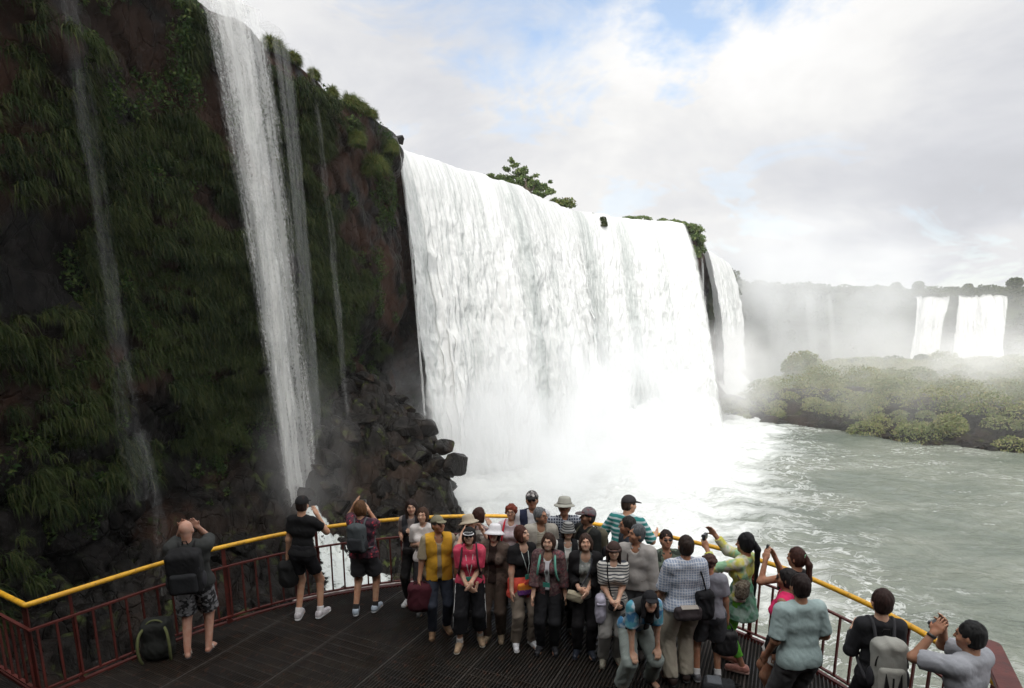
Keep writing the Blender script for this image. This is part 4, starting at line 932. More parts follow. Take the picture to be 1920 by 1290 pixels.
_mc = {}
def cmat(kind, *c, **kw):
    key = (kind,) + tuple(c) + tuple(sorted(kw.items()))
    if key in _mc: return _mc[key]
    m, t = new_mat(kind + '_cloth' if kind not in ('skin', 'hair', 'leather', 'plastic') else kind); o = t.coord()
    rough, spec = .85, .2; fine = t.noise(o, 260, 2)
    col = c[0]
    c0 = tuple(c[0]); vary = t.mapr(t.noise(o, 9, 3), .3, .7, .90, 1.05)
    sx_ = t.new('ShaderNodeSeparateXYZ', {0: t.vmath('ADD', o, t.vmath('MULTIPLY', t.new('ShaderNodeTexNoise', {'Vector': o, 'Scale': 6, 'Detail': 1}).outputs['Color'], (.02, .02, .02)))})
    def band(axis, per, wdt):
        fr = t.math('FRACT', t.math('DIVIDE', sx_.outputs[axis], per)); return t.mapr(t.math('ABSOLUTE', t.math('SUBTRACT', fr, .5)), wdt - .04, wdt + .04, 1.0, 0.0)
    if kind == 'plain': col = t.mix(0.0, c[0], c[0])
    elif kind == 'stripe': col = t.mix(band(2, kw.get('per', .05), kw.get('w', .25)), c[0], c[1])
    elif kind == 'plaid':
        b1 = band(2, kw.get('per', .045), kw.get('w', .12)); b2 = band(0, kw.get('per', .045), kw.get('w', .12)); col = t.mix(t.math('MAXIMUM', t.math('MULTIPLY', b1, kw.get('h', 1.0)), b2), c[0], c[1])
    elif kind == 'floral':
        vo = t.new('ShaderNodeTexVoronoi', {'Vector': o, 'Scale': kw.get('scale', 38)}); r_ = t.new('ShaderNodeSeparateXYZ', {0: vo.outputs['Color']})
        col = t.mix(t.mapr(r_.outputs[0], .45, .5), c[0], c[1]); col = t.mix(t.math('MULTIPLY', t.mapr(r_.outputs[1], .68, .72), t.mapr(vo.outputs['Distance'], .5, .3)), col, c[-1])
    elif kind == 'dye': col = t.mix(t.mapr(t.noise(o, kw.get('scale', 5), 4), .42, .58), c[0], c[1]); col = t.mix(t.mapr(t.noise(t.vmath('ADD', o, (3, 1, 2)), kw.get('scale', 5), 3), .5, .62), col, c[-1])
    elif kind == 'skin':
        rough, spec = .55, .35; col = t.mix(t.mapr(t.noise(o, 14, 4), .35, .7), c[0], tuple(np.array(c[0]) * np.array([.88, .72, .66])))
    elif kind == 'hair':
        rough, spec = .6, .18; col = t.mix(t.mapr(t.noise(t.scale(o, (60, 60, 7)), 1.5, 4), .35, .65), tuple(x * .8 for x in c[0]), tuple(min(1, x * 1.6 + .002) for x in c[0])); fine = t.noise(t.scale(o, (90, 90, 8)), 1.5, 5)
    elif kind == 'leather': rough, spec = .5, .4; col = t.mix(t.mapr(t.noise(o, 20, 4), .35, .65), c[0], tuple(x * .7 for x in c[0]))
    elif kind == 'plastic': rough, spec = .3, .5; col = t.mix(0.0, c[0], c[0])
    if kind not in ('skin', 'plastic'): col = t.mix(1.0, col, t.new('ShaderNodeCombineXYZ', {0: vary, 1: vary, 2: vary}).outputs[0], 'MULTIPLY')
    h = t.math('ADD', fine, t.math('MULTIPLY', t.noise(t.scale(o, (1, 1, .6)), 22, 4), 6.0 if kind not in ('skin', 'plastic', 'hair') else 0.0))
    ins = {'Base Color': col, 'Roughness': rough, 'Specular IOR Level': spec, 'Normal': t.new('ShaderNodeBump', {'Strength': .5, 'Distance': .0022, 'Height': h}).outputs[0]}
    if kind == 'skin': ins['Subsurface Weight'] = .12; ins['Subsurface Radius'] = (.02, .008, .004); ins['Subsurface Scale'] = .4
    t.new('ShaderNodeOutputMaterial', {0: t.new('ShaderNodeBsdfPrincipled', ins).outputs[0]}); _mc[key] = m; return m
SK = (.52, .31, .205); SKT = (.40, .215, .135); SKP = (.56, .36, .26); SKD = (.30, .16, .10)
BLK = (.014, .013, .013); DK = (.03, .028, .03); WHT = (.74, .73, .72); BRN = (.045, .022, .013); DBR = (.018, .010, .008)
BEI = (.42, .35, .26); KHA = (.30, .25, .17); GRY = (.20, .20, .21); NAV = (.02, .025, .05)

def ik(a, b, l1, l2, pole):
    a, b, pole = v3(a), v3(b), v3(pole); d_ = b - a; L_ = np.linalg.norm(d_); mx = (l1 + l2) * .998
    if L_ > mx: b = a + d_ / L_ * mx; d_ = b - a; L_ = mx
    u = d_ / L_; x = (L_ * L_ + l1 * l1 - l2 * l2) / (2 * L_); hgt = math.sqrt(max(l1 * l1 - x * x, 0)); p_ = pole - u * pole.dot(u); p_ /= np.linalg.norm(p_) + 1e-9
    return a + u * x + p_ * hgt, b
HANDS = {  # wrist targets for the right side (x outwards), metres at 1.7 m
    'down': (.24, .03, .80), 'downfwd': (.20, .14, .84), 'clasp': (.035, .24, .99), 'belly': (.07, .21, 1.03), 'chest': (.10, .20, 1.22), 'camera': (.075, .27, 1.57), 'camhigh': (.09, .30, 1.72),
    'rail': (.26, .42, 1.12), 'face': (.09, .15, 1.56), 'hip': (.22, -.02, 1.0), 'knee': (.17, .42, .50), 'bag': (.25, .02, .80), 'behindhead': (.08, -.02, 1.60), 'brow': (.10, .16, 1.66)}
class Person: pass
def person(name_label, px, py, h, face, top=None, legs=None, hair=None, skin=SK, sex='f', lean=0.0, head=(0, 0), arms=('down', 'down'), feet=None, feet_shift=(0, 0), hat=None, vest=None, shoes=(WHT,), extra=None, build=1.0, headtop_h=None, glasses=None, seed=0, by_feet=False, crouch=0.0, twist=0.0, belt=None, lanyard=False, hand_face=0.0, tilt=0.0, beard=False):
    rv = random.Random(seed * 7 + 5)
    if lean == 0: lean = rv.uniform(0, 6); tilt = tilt or rv.uniform(-3.5, 3.5); twist = twist or rv.uniform(-9, 9)
    face = face + rv.uniform(-7, 7)
    s = h / 1.7; bw = build * (.93 if sex == 'f' else 1.0); P_ = Person(); P_.s = s
    pel = v3((0, 0, .93 * s - crouch)); Rt = rotm(x=-R(lean)) @ rotm(y=R(tilt)) ; Rc = Rt @ rotm(z=R(twist))
    def T(x, y, z): return pel + Rc @ (v3((x, y, z)) * s)             # torso frame, z from the pelvis
    def Th(x, y, z): return pel + Rt @ (v3((x, y, z)) * s)
    shw = .172 * bw if sex == 'm' else .155 * bw
    neck = T(0, -.012, .51); hc = neck + Rc @ (v3((0, .012, .155)) * s); Rh = Rc @ rotm(z=-R(head[0])) @ rotm(x=-R(head[1])) if lean < 25 else rotm(z=-R(head[0])) @ rotm(x=-R(head[1]))
    if lean >= 25: hc = neck + Rc @ (v3((0, .05, .13)) * s)
    hs = s * (.965 if sex == 'm' else .94) if h < 1.9 else s
    def H(x, y, z): return hc + Rh @ (v3((x, y, z)) * hs)
    # place on the deck
    topz = H(0, 0, .118)
    if by_feet: g = onz(px, py, 0.0); rootxy = Vector((g.x, g.y))
    else:
        g = onz(px, py, topz[2]); cz, sz = math.cos(-R(face)), math.sin(-R(face)); rootxy = Vector((g.x - (cz * topz[0] - sz * topz[1]), g.y - (sz * topz[0] + cz * topz[1])))
    root = empty('person', (rootxy.x, rootxy.y, .002), -R(face), label=name_label, cat='person'); P_.root = root; P_.T = T; P_.H = H; P_.Rc = Rc; P_.Rh = Rh; P_.hs = hs
    Mw = Matrix.Translation(root.location) @ Matrix.Rotation(-R(face), 4, 'Z'); P_.M = Mw
    fe = feet or ((.10, .02), (-.09, -.03)); J = {}
    for sd, (fx, fy), nm in ((1, fe[0], 'R'), (-1, fe[1], 'L')):
        hip = Th(.088 * sd * bw, 0, -.03); ank = v3((fx * s, fy * s, .085 * s)); knee, ank = ik(hip, ank, .435 * s, .43 * s, (sd * .12, 1, 0)); J['hip' + nm], J['knee' + nm], J['ank' + nm] = hip, knee, ank
    for sd, ar, nm in ((1, arms[0], 'R'), (-1, arms[1], 'L')):
        sh = T(shw * sd, -.005, .455); pole = (sd * .35, -.9, -.45)
        if isinstance(ar, str):
            q = HANDS[ar] if ar != 'knee' else (J['knee' + nm] / s + v3((0, .05, .10))) * v3((sd, 1, 1)); w = v3((q[0] * sd, q[1], q[2])) * s
            if ar in ('down', 'bag', 'downfwd', 'knee'): w = w + (0 if ar == 'knee' else 1) * v3((0, math.sin(R(lean)) * .35 * s, 0)) + v3((0, 0, -crouch * (ar != 'knee')))
            else: w = pel + Rc @ (w - v3((0, 0, .93 * s)))
            if ar in ('camera', 'camhigh', 'face', 'brow', 'behindhead'): pole = (sd * (.8 if ar != 'face' else .45), .25, -1)
            if ar == 'rail': pole = (sd * .7, -.6, -.5)
        else: w = v3(ar[:3]) * s; pole = (sd * .5, .25, -1) if ar[2] > 1.3 else pole
        el, w = ik(sh, w, .285 * s, .25 * s, pole); J['sh' + nm], J['el' + nm], J['wr' + nm] = sh, el, w
    P_.J = J
    fk = rotm(x=0)
    # ---- one body surface
    B = Sdf(.0095, .03)
    def torso(S, e, k=.05, lowz=-.04):
        fl = (Rc @ v3((0, 1, 0)), 1.35); ft = (Rt @ v3((0, 1, 0)), 1.2)
        S.cap(Th(-.065 * bw, 0, -.02), Th(.065 * bw, 0, -.02), (.112 * bw + e / s) * s, k=k, flat=ft)
        S.cap(T(-.05 * bw, .002, .14), T(.05 * bw, .002, .14), (.102 * bw * (.94 if sex == 'f' else 1.05) + e / s) * s, k=k, flat=fl)
        S.cap(T(-.065 * bw, .004, .32), T(.065 * bw, .004, .32), (.115 * bw + e / s) * s, k=k, flat=fl)
        S.cap(T(-shw * .82, -.008, .445), T(shw * .82, -.008, .445), (.060 * bw + e / s) * s, k=k)
        S.cap(T(-.04, -.008, .475), T(.04, -.008, .475), (.055 + e / s * .6) * s, k=k)
        if sex == 'f': 
            for sd in (1, -1): S.ell(T(.072 * sd, .075, .31), np.array([.062, .055, .06]) * s + e * .8, k=.03)
        else: S.ell(T(0, .045, .12), np.array([.11, .075 * build, .12]) * s * build + e, k=.04)
    def arm(S, nm, e, to=1.0, k=.03, cut=0, r=(.050, .041, .037, .027)):
        a, b, c = J['sh' + nm], J['el' + nm], J['wr' + nm]; r = [q * s * (.5 + .5 * bw) + e for q in r]
        if to <= .5: S.cap(a, a + (b - a) * to * 2, r[0], r[0] + (r[1] - r[0]) * to * 1.2 + e * .3, k=k, cut=1 if cut else 0)
        else:
            S.cap(a, b, r[0], r[1], k=k); q = (to - .5) * 2; S.cap(b, b + (c - b) * q, r[1] * .97, r[2] + (r[3] - r[2]) * q + e * .2, k=k, cut=1 if cut else 0)
    def leg(S, nm, e, to=1.0, k=.03, cut=0, flare=0.0, r=(.085, .056, .052, .036)):
        a, b, c = J['hip' + nm], J['knee' + nm], J['ank' + nm]; r = [q * s * (.45 + .55 * bw) + e for q in r]
        if to <= .5: S.cap(a, a + (b - a) * to * 2, r[0], r[0] + (r[1] - r[0]) * to * 2 + flare, k=k, cut=1 if cut else 0)
        else:
            S.cap(a, b, r[0], r[1] + flare * .4, k=k); q = (to - .5) * 2; S.cap(b, b + (c - b) * q, r[1] * 1.0 + flare * .4, r[2] + (r[3] - r[2]) * q ** 2 + flare, k=k, cut=1 if cut else 0)
    torso(B, 0)
    for nm in 'RL':
        arm(B, nm, 0); leg(B, nm, 0)
        sd = 1 if nm == 'R' else -1; a = J['ank' + nm]; yaw = rotm(z=-R(12 * sd)); P_foot = lambda y, z, x=0: v3((a[0], a[1], 0)) + yaw @ (v3((x * sd, y, z)) * s)
        B.cap(P_foot(-.035, .035), P_foot(.12, .022), .033 * s, .030 * s, k=.03); B.cap(P_foot(.1, .02, -.022), P_foot(.165, .016, -.02), .022 * s, .018 * s, k=.015); B.cap(P_foot(.1, .018, .02), P_foot(.14, .014, .025), .02 * s, .015 * s, k=.015)
        # hand
        w = J['wr' + nm]; fd = w - J['el' + nm]; fd /= np.linalg.norm(fd)
        ar = arms[0 if nm == 'R' else 1]
        tgt = None
        if ar in ('clasp', 'belly'): tgt = Rc @ v3((-sd * .9, .35, -.25))
        elif ar in ('camera', 'camhigh', 'face', 'brow', 'behindhead'): tgt = Rc @ v3((-sd * .55, .1, .85))
        elif ar == 'rail': tgt = Rc @ v3((-sd * .2, .9, -.35))
        elif ar == 'knee': tgt = v3((-sd * .25, .75, -.6))
        elif ar == 'chest': tgt = Rc @ v3((-sd * .6, .3, .7))
        if tgt is not None: fd = fd * .45 + tgt / np.linalg.norm(tgt) * .75; fd /= np.linalg.norm(fd)
        pn_ = Rc @ v3((-sd, .15, 0)) if tgt is None else (Rc @ v3((0, -1, .1)) if ar not in ('rail', 'knee') else v3((0, -.3, -1))); pn_ = pn_ - fd * pn_.dot(fd); pn_ /= np.linalg.norm(pn_); lat = np.cross(fd, pn_)
        if lat.dot(Rc @ v3((0, 1, 0))) < 0 and tgt is None: lat = -lat
        if tgt is not None and lat[2] * 1.0 < 0: lat = -lat
        HS = s * .98; pc_ = w + fd * .045 * HS; B.cap(w, w + fd * .02 * HS, .024 * HS, .026 * HS, k=.02)
        B.cap(pc_ - lat * .022 * HS, pc_ + lat * .022 * HS, .026 * HS, k=.015, flat=(pn_, 1.7)); B.cap(pc_ + fd * .03 * HS - lat * .026 * HS, pc_ + fd * .03 * HS + lat * .026 * HS, .019 * HS, k=.012, flat=(pn_, 1.3))
        curl = .55 if tgt is None else .75
        for fi, (lo_, ln) in enumerate(((.030, .068), (.010, .078), (-.010, .073), (-.029, .056))):
            p0 = pc_ + fd * .035 * HS + lat * lo_ * HS; dcur = fd + lat * lo_ * 2.2; dcur /= np.linalg.norm(dcur)
            for q, (fr, rr_) in enumerate(((.45, .0096), (.32, .0088), (.23, .0078))):
                p1 = p0 + dcur * ln * fr * HS; B.cap(p0, p1, rr_ * HS, rr_ * .92 * HS, k=.004); an = curl * (.55 + .3 * q + .08 * fi); dcur = dcur * math.cos(an) + pn_ * math.sin(an); dcur /= np.linalg.norm(dcur); p0 = p1
        p0 = w + fd * .02 * HS + lat * .022 * HS; dcur = fd * .65 + lat * .7 + pn_ * .25; dcur /= np.linalg.norm(dcur); p1 = p0 + dcur * .04 * HS; B.cap(p0, p1, .0125 * HS, .0105 * HS, k=.008); dcur = dcur * .6 + fd * .5 + pn_ * .35; dcur /= np.linalg.norm(dcur); B.cap(p1, p1 + dcur * .032 * HS, .0100 * HS, .0085 * HS, k=.004)
        J['grip' + nm] = pc_ + fd * .04 * HS + pn_ * .02 * HS; J['fd' + nm] = fd
        sc = shoes
        if sc:
            so_ = Sdf(.010, .02); so_.cap(P_foot(-.04, .050), P_foot(.05, .052), .044 * s, .043 * s); so_.cap(P_foot(.05, .045), P_foot(.165, .034), .045 * s, .036 * s); so_.cap(P_foot(-.025, .06), P_foot(-.022, .095), .046 * s, .043 * s, cut=1)
            so_.plane((0, 0, .004), (0, 0, -1)); ob = so_.mesh('shoe', cmat('leather', sc[0]), root, .002, 30, seed=seed)
            sl_ = Sdf(.009, .01); sl_.cap(P_foot(-.045, .02), P_foot(.16, .02), .043 * s, .041 * s, flat=((0, 0, 1), 1.0)); sl_.plane((0, 0, .024 * s), (0, 0, 1)); sl_.plane((0, 0, .0), (0, 0, -1)); sl_.mesh('sole', cmat('leather', sc[1] if len(sc) > 1 else tuple(x * .5 for x in sc[0])), ob)
            if len(sc) > 2:
                sk_ = Sdf(.009, .01); u = J['knee' + nm] - a; u /= np.linalg.norm(u); sk_.cap(v3(a) - u * .01 * s, a + u * .07 * s, .045 * s, .046 * s, cut=1); sk_.mesh('sock', cmat('plain', sc[2]), root)
        else:
            sn = MB(); c0, c1 = P_foot(-.03, .0), P_foot(.12, .0)
            sl_ = Sdf(.009, .01); sl_.cap(P_foot(-.035, .006), P_foot(.14, .006), .040 * s, .043 * s); sl_.plane((0, 0, .016), (0, 0, 1)); sl_.plane((0, 0, .0), (0, 0, -1)); ob = sl_.mesh('sandal', cmat('leather', P_.__dict__.get('sandal', (.05, .04, .04))), root)
            sn.tube([P_foot(.03, .02, .045), P_foot(.06, .055, .02), P_foot(.09, .05, -.01), P_foot(.06, .055, -.03), P_foot(.03, .02, -.045)], .007, 6); sn.build('strap', cmat('leather', (.55, .50, .45)), ob, True)
    # head
    B.cap(T(0, -.02, .46), H(0, -.025, -.06), .054 * s * (.5 + .5 * bw), .050 * s, k=.03)
    B.ell(H(0, -.012, .022), np.array([.076, .094, .096]) * hs, Rh, k=.02); B.ell(H(0, .018, -.042), np.array([.059, .068, .076]) * hs, Rh, k=.03); B.ell(H(0, .055, -.085), np.array([.028, .026, .024]) * hs, Rh, k=.03)
    B.ell(H(.034, .088, .008), np.array([.019, .014, .012]) * hs, Rh, mode='s'); B.ell(H(-.034, .088, .008), np.array([.019, .014, .012]) * hs, Rh, mode='s')
    B.cap(H(0, .083, .010), H(0, .102, -.026), .009 * hs, .014 * hs, k=.010); B.cap(H(-.02, .084, .028), H(.02, .084, .028), .008 * hs, k=.02)
    for sd in (1, -1): B.ell(H(.078 * sd, -.012, -.012), np.array([.011, .021, .031]) * hs, Rh, k=.008); B.ell(H(.040 * sd, .06, -.03), np.array([.024, .024, .026]) * hs, Rh, k=.02)
    B.mesh('body', cmat('skin', skin), root)
    ey = MB()
    for sd in (1, -1):
        e_ = Sdf(.0055, .0); e_.ell(H(.033 * sd, .0755, .006), np.array([.0150, .008, .0075]) * hs, Rh); e_.mesh('eye', cmat('plastic', (.035, .02, .015)), root)
        eb = MB(); eb.tube([H(.014 * sd, .092, .026), H(.034 * sd, .088, .033), H(.053 * sd, .073, .026)], [.003, .0045, .002], 6); eb.build('eyebrow', cmat('hair', DBR), root, True)
    mo = Sdf(.0055, .004); mo.cap(H(-.021, .079, -.063), H(.021, .079, -.063), .0048 * hs, k=.004); mo.cap(H(-.012, .084, -.061), H(.012, .084, -.061), .0065 * hs, k=.006); mo.mesh('mouth', cmat('skin', (skin[0] * .75, skin[1] * .42, skin[2] * .45)), root)
    # ---- hair
    if hair:
        st, hcol = hair[0], hair[1]; Sh = Sdf(.0095, .015); e = hair[2] if len(hair) > 2 else 1.0
        if st != 'bald':
            Sh.ell(H(0, -.018, .030), np.array([.086, .098, .100 + .006 * e]) * hs * (.97 + .03 * e), Rh)
            if st in ('bob', 'long', 'pony'): Sh.ell(H(0, -.03, -.02), np.array([.094, .088, .105]) * hs * (1 if st != 'pony' else .93), Rh, k=.03)
            if st == 'bob':
                for sd in (1, -1): Sh.cap(H(.068 * sd, .0, .0), H(.074 * sd, .012, -.085), .030 * hs, .022 * hs, k=.03)
            if st == 'long':
                Sh.cap(H(0, -.06, -.05), H(0, -.085, -.22), .075 * hs, .06 * hs, k=.05, flat=(Rh @ v3((0, 1, 0)), 1.5))
                for sd in (1, -1): Sh.cap(H(.070 * sd, .0, .0), H(.082 * sd, .02, -.17), .030 * hs, .025 * hs, k=.03)
            if st == 'curly':
                r_ = np.random.default_rng(seed + 1)
                for q in range(46):
                    v = r_.normal(size=3); v /= np.linalg.norm(v); 
                    if v[2] < -.55 or (v[1] > .45 and v[2] < .3): continue
                    Sh.ell(H(v[0] * .088, -.02 + v[1] * .098, .02 + v[2] * .10), np.array([.026] * 3) * hs, k=.008)
            if st == 'short': Sh.ell(H(0, -.035, -.03), np.array([.079, .070, .07]) * hs, Rh, k=.02)
            if st in ('short', 'bob', 'curly', 'pony', 'long'):
                Sh.ell(H(0, .090, -.045), np.array([.066 if st != 'short' else .078, .075, .098]) * hs, Rh, mode='s')
            if st == 'short': Sh.plane(H(0, -.06, -.085), -(Rh @ v3((0, .25, 1)))); [Sh.ell(H(.09 * sd, .03, -.05), np.array([.035, .06, .06]) * hs, Rh, mode='s') for sd in (1, -1)]
            if st == 'bob': Sh.plane(H(0, 0, -.125), -(Rh @ v3((0, 0, 1))))
            if len(hair) > 3: Sh.plane(H(0, 0, hair[3]), Rh @ v3((0, 0, 1)))
            ho = Sh.mesh('hair', cmat('hair', hcol), root, .0060, 55, (1, 1, .16), seed)
            if st == 'pony':
                Pn = Sdf(.0095, .02); Pn.cap(H(0, -.105, .03), H(0, -.15, -.06), .030 * hs, .038 * hs); Pn.cap(H(0, -.15, -.06), H(.0, -.15, -.24), .038 * hs, .030 * hs); Pn.cap(H(0, -.15, -.24), H(0, -.13, -.24 - .14 * e), .030 * hs, .010 * hs); Pn.mesh('ponytail', cmat('hair', hcol), root, .004, 60, (1, 1, .12), seed)
                tb = MB(); th_ = np.linspace(0, 2 * np.pi, 14); tb.tube([H(.026 * math.cos(a_), -.108, .028 + .026 * math.sin(a_)) for a_ in th_], .007, 6); tb.build('hair_tie', cmat('plain', (.25, .6, .35)), root, True)
    # ---- clothes
    def neckline(S, deep=0.0, wide=0.0):
        S.ell(T(0, .060, .545 - deep * .8), np.array([.050 + wide, .060, .055 + deep * .8]) * s, mode='s')
    if legs:
        kd, mt, ln = legs[0], legs[1], legs[2] if len(legs) > 2 else 1.0; e = legs[3] if len(legs) > 3 else .014; fl = legs[4] if len(legs) > 4 else .006
        S = Sdf(.0115, .02)
        S.cap(Th(-.065 * bw, 0, -.02), Th(.065 * bw, 0, -.02), .112 * bw * s + e * .8, k=.03, flat=(Rt @ v3((0, 1, 0)), 1.18)); S.cap(Th(-.06 * bw, 0, .07), Th(.06 * bw, 0, .07), .098 * bw * s + min(e * .8, .009), k=.03, flat=(Rt @ v3((0, 1, 0)), 1.25), cut=0)
        for nm in 'RL': leg(S, nm, e, ln, cut=1, flare=fl, k=.02)
        if kd == 'skirt': S.cap(Th(0, 0, -.05), Th(0, .02, -.30), .16 * s, .19 * s, k=.04, cut=1)
        S.plane(Th(0, 0, .125), Rt @ v3((0, 0, 1))); lo_ = S.mesh('shorts' if ln < .65 else 'trousers', mt, root, .008, 13, (1, 1, .7), seed + 2)
        P_.legs = lo_
        if len(legs) > 5:   # side piping
            for sd, nm in ((1, 'R'), (-1, 'L')):
                mb = MB(); a, b, c = J['hip' + nm], J['knee' + nm], J['ank' + nm]; c = b + (c - b) * ((ln - .5) * 2); o_ = Rt @ v3((sd, .25, 0)); o_ = o_ / np.linalg.norm(o_)
                mb.tube([a + o_ * (.088 * s + e), (a + b) / 2 + o_ * (.073 * s + e), b + o_ * (.058 * s + e + fl * .4), c + o_ * (.046 * s + e + fl)], .006, 6); mb.build('piping', cmat('plain', legs[5]), lo_, True)
    if top:
        mt, sl, hem = top[0], top[1], top[2]; e = top[3] if len(top) > 3 else .014; nd = top[4] if len(top) > 4 else 0.0
        S = Sdf(.0115, .025); torso(S, e)
        hz = -hem  # hem below the pelvis centre
        S.cap(Th(-.07 * bw, 0, -.02), Th(.07 * bw, 0, -.02), .125 * bw * s + e, k=.03, flat=(Rt @ v3((0, 1, 0)), 1.15))
        S.cap(Th(-.068 * bw, 0, .02), Th(-.07 * bw, 0, hz - .02), .100 * bw * s + e, .112 * bw * s + e, k=.02, flat=(Rt @ v3((0, 1, 0)), 1.1)); S.cap(Th(.068 * bw, 0, .02), Th(.07 * bw, 0, hz - .02), .100 * bw * s + e, .112 * bw * s + e, k=.02, flat=(Rt @ v3((0, 1, 0)), 1.1))
        for nm in 'RL':
            if sl > 0: arm(S, nm, e * .9 + .004, sl, cut=1)
        S.ell(T(0, -.025, .485), np.array([.078, .062, .030]) * s + e * .4, k=.03); neckline(S, nd, nd * .3); S.plane(Th(0, 0, hz), -(Rt @ v3((0, 0, 1)))); P_.top = S.mesh('shirt', mt, root, .0040, 17, (1, 1, .8), seed)
        if len(top) > 5 and top[5]:   # collar
            cb = MB(); th_ = np.linspace(-2.6, 2.6, 15); cb.tube([T(.062 * math.sin(a_), -.012 - .05 * math.cos(a_ ) * 1.0 + .02, .507 + .012 * math.cos(a_)) for a_ in th_], .014 * s, 8); cb.build('collar', cmat('plain', top[5]), root, True)
    if vest:
        mt, sl, hem, gap = vest[:4]; e = (vest[4] if len(vest) > 4 else .028) + .005; S = Sdf(.0115, .025); torso(S, e)
        S.cap(Th(-.068 * bw, 0, .02), Th(-.07 * bw, 0, -hem - .02), .104 * bw * s + e, .114 * bw * s + e, k=.02, flat=(Rt @ v3((0, 1, 0)), 1.1)); S.cap(Th(.068 * bw, 0, .02), Th(.07 * bw, 0, -hem - .02), .104 * bw * s + e, .114 * bw * s + e, k=.02, flat=(Rt @ v3((0, 1, 0)), 1.1))
        for nm, sd in (('R', 1), ('L', -1)):
            if sl > 0: arm(S, nm, e, sl, cut=1)
            else: S.ell(T(0, -.035, .485), np.array([.075, .055, .028]) * s + e * .5, k=.03); S.plane(T(shw * 1.05 * sd, 0, .40), Rc @ v3((sd, 0, 0)))
        S.box(T(0, .2, .18), np.array([gap, .20, .5]) * s, Rc, .01, mode='s'); neckline(S, .07, .01); S.plane(Th(0, 0, -hem), -(Rt @ v3((0, 0, 1))))
        S.mesh('jacket' if sl > 0 else 'vest', mt, root, .0040, 17, (1, 1, .8), seed)
    if belt:
        mb = MB(); th_ = np.linspace(0, 2 * np.pi, 25); mb.tube([Th(.158 * bw * math.cos(a_), .125 * bw * math.sin(a_), belt[1]) for a_ in th_], .016, 6); mb.build('belt', cmat('leather', belt[0]), root, True)
    if lanyard:
        mb = MB(); mb.tube([T(-.055, -.02, .49), T(-.05, .075, .44), T(-.03, .145, .30), T(0, .165, .16), T(.03, .145, .30), T(.05, .075, .44), T(.055, -.02, .49)], .0045, 6); lo_ = mb.build('lanyard', cmat('plain', (.55, .62, .6)), root, True)
        mb = MB(); mb.box(T(.0, .175, .12), (.085, .008, .06), tuple(Matrix(Rc.tolist()).to_euler())); mb.build('badge', cmat('plain', (.05, .28, .22)), lo_)
    # ---- hats
    if hat:
        kd, hcol = hat[0], hat[1]
        Mh = Matrix.Translation(Vector(hc)) @ Matrix(Rh.tolist()).to_4x4() @ Matrix.Scale(hs, 4)
        if kd in ('cap', 'beanie', 'visor'):
            S = Sdf(.008, .01)
            if kd == 'visor': S.ell(H(0, -.012, .035), np.array([.094, .108, .08]) * hs, Rh); S.plane(H(0, 0, .075), Rh @ v3((0, 0, 1)))
            else: S.ell(H(0, -.012, .035), np.array([.093, .108, .102 if kd == 'cap' else .106]) * hs, Rh)
            S.plane(H(0, 0, .036 if kd != 'beanie' else .028), -(Rh @ v3((0, -.12, 1)))); hm = S.mesh('cap' if kd != 'beanie' else 'knit_hat', hcol, root, .002, 25, seed=seed)
            if kd != 'beanie':
                S = Sdf(.0065, .006); S.ell(H(0, .105, .040), np.array([.070, .082, .012]) * hs, Rh @ rotm(x=-.18)); S.plane(H(0, .055, 0), -(Rh @ v3((0, 1, 0)))); S.mesh('brim', hat[2] if len(hat) > 2 else hcol, hm)
            else:
                mb = MB(); th_ = np.linspace(0, 2 * np.pi, 25); mb.tube([H(.098 * math.cos(a_), -.012 + .112 * math.sin(a_), .034 - .012 * math.sin(a_)) for a_ in th_], .016 * hs, 8); mb.build('brim', hat[2] if len(hat) > 2 else hcol, hm, True)
        else:
            dn = hat[2] if len(hat) > 2 else .035; wd = hat[3] if len(hat) > 3 else .055
            prof = [(.0, .142), (.045, .141), (.072, .133), (.086, .110), (.092, .070), (.098, .042), (.098 + wd * .5, .042 - dn * .4), (.098 + wd, .042 - dn), (.096 + wd, .036 - dn), (.098 + wd * .4, .036 - dn * .4), (.094, .034), (.088, .070), (.080, .108), (.0, .130)]
            V, F = [], []; ns = 32
            for i, (r_, z_) in enumerate(prof):
                for j in range(ns):
                    a_ = 2 * np.pi * j / ns; wv_ = 1 + .02 * math.sin(a_ * 3 + seed) ; V.append(tuple(Mh @ Vector((r_ * math.cos(a_) * wv_, -.012 + r_ * 1.12 * math.sin(a_), z_ + (.006 * math.sin(a_ * 2 + seed) if i > 5 and i < 10 else 0)))))
            for i in range(len(prof) - 1):
                for j in range(ns): F.append((i * ns + j, i * ns + (j + 1) % ns, (i + 1) * ns + (j + 1) % ns, (i + 1) * ns + j))
            mb = MB(); mb.add(V, F); hm = mb.build('bucket_hat', hcol, root, True)
            if len(hat) > 4:
                mb = MB(); th_ = np.linspace(0, 2 * np.pi, 25); mb.tube([H(.099 * math.cos(a_), -.012 + .111 * math.sin(a_), .052) for a_ in th_], .007 * hs, 6); mb.build('hat_band', hat[4], hm, True)
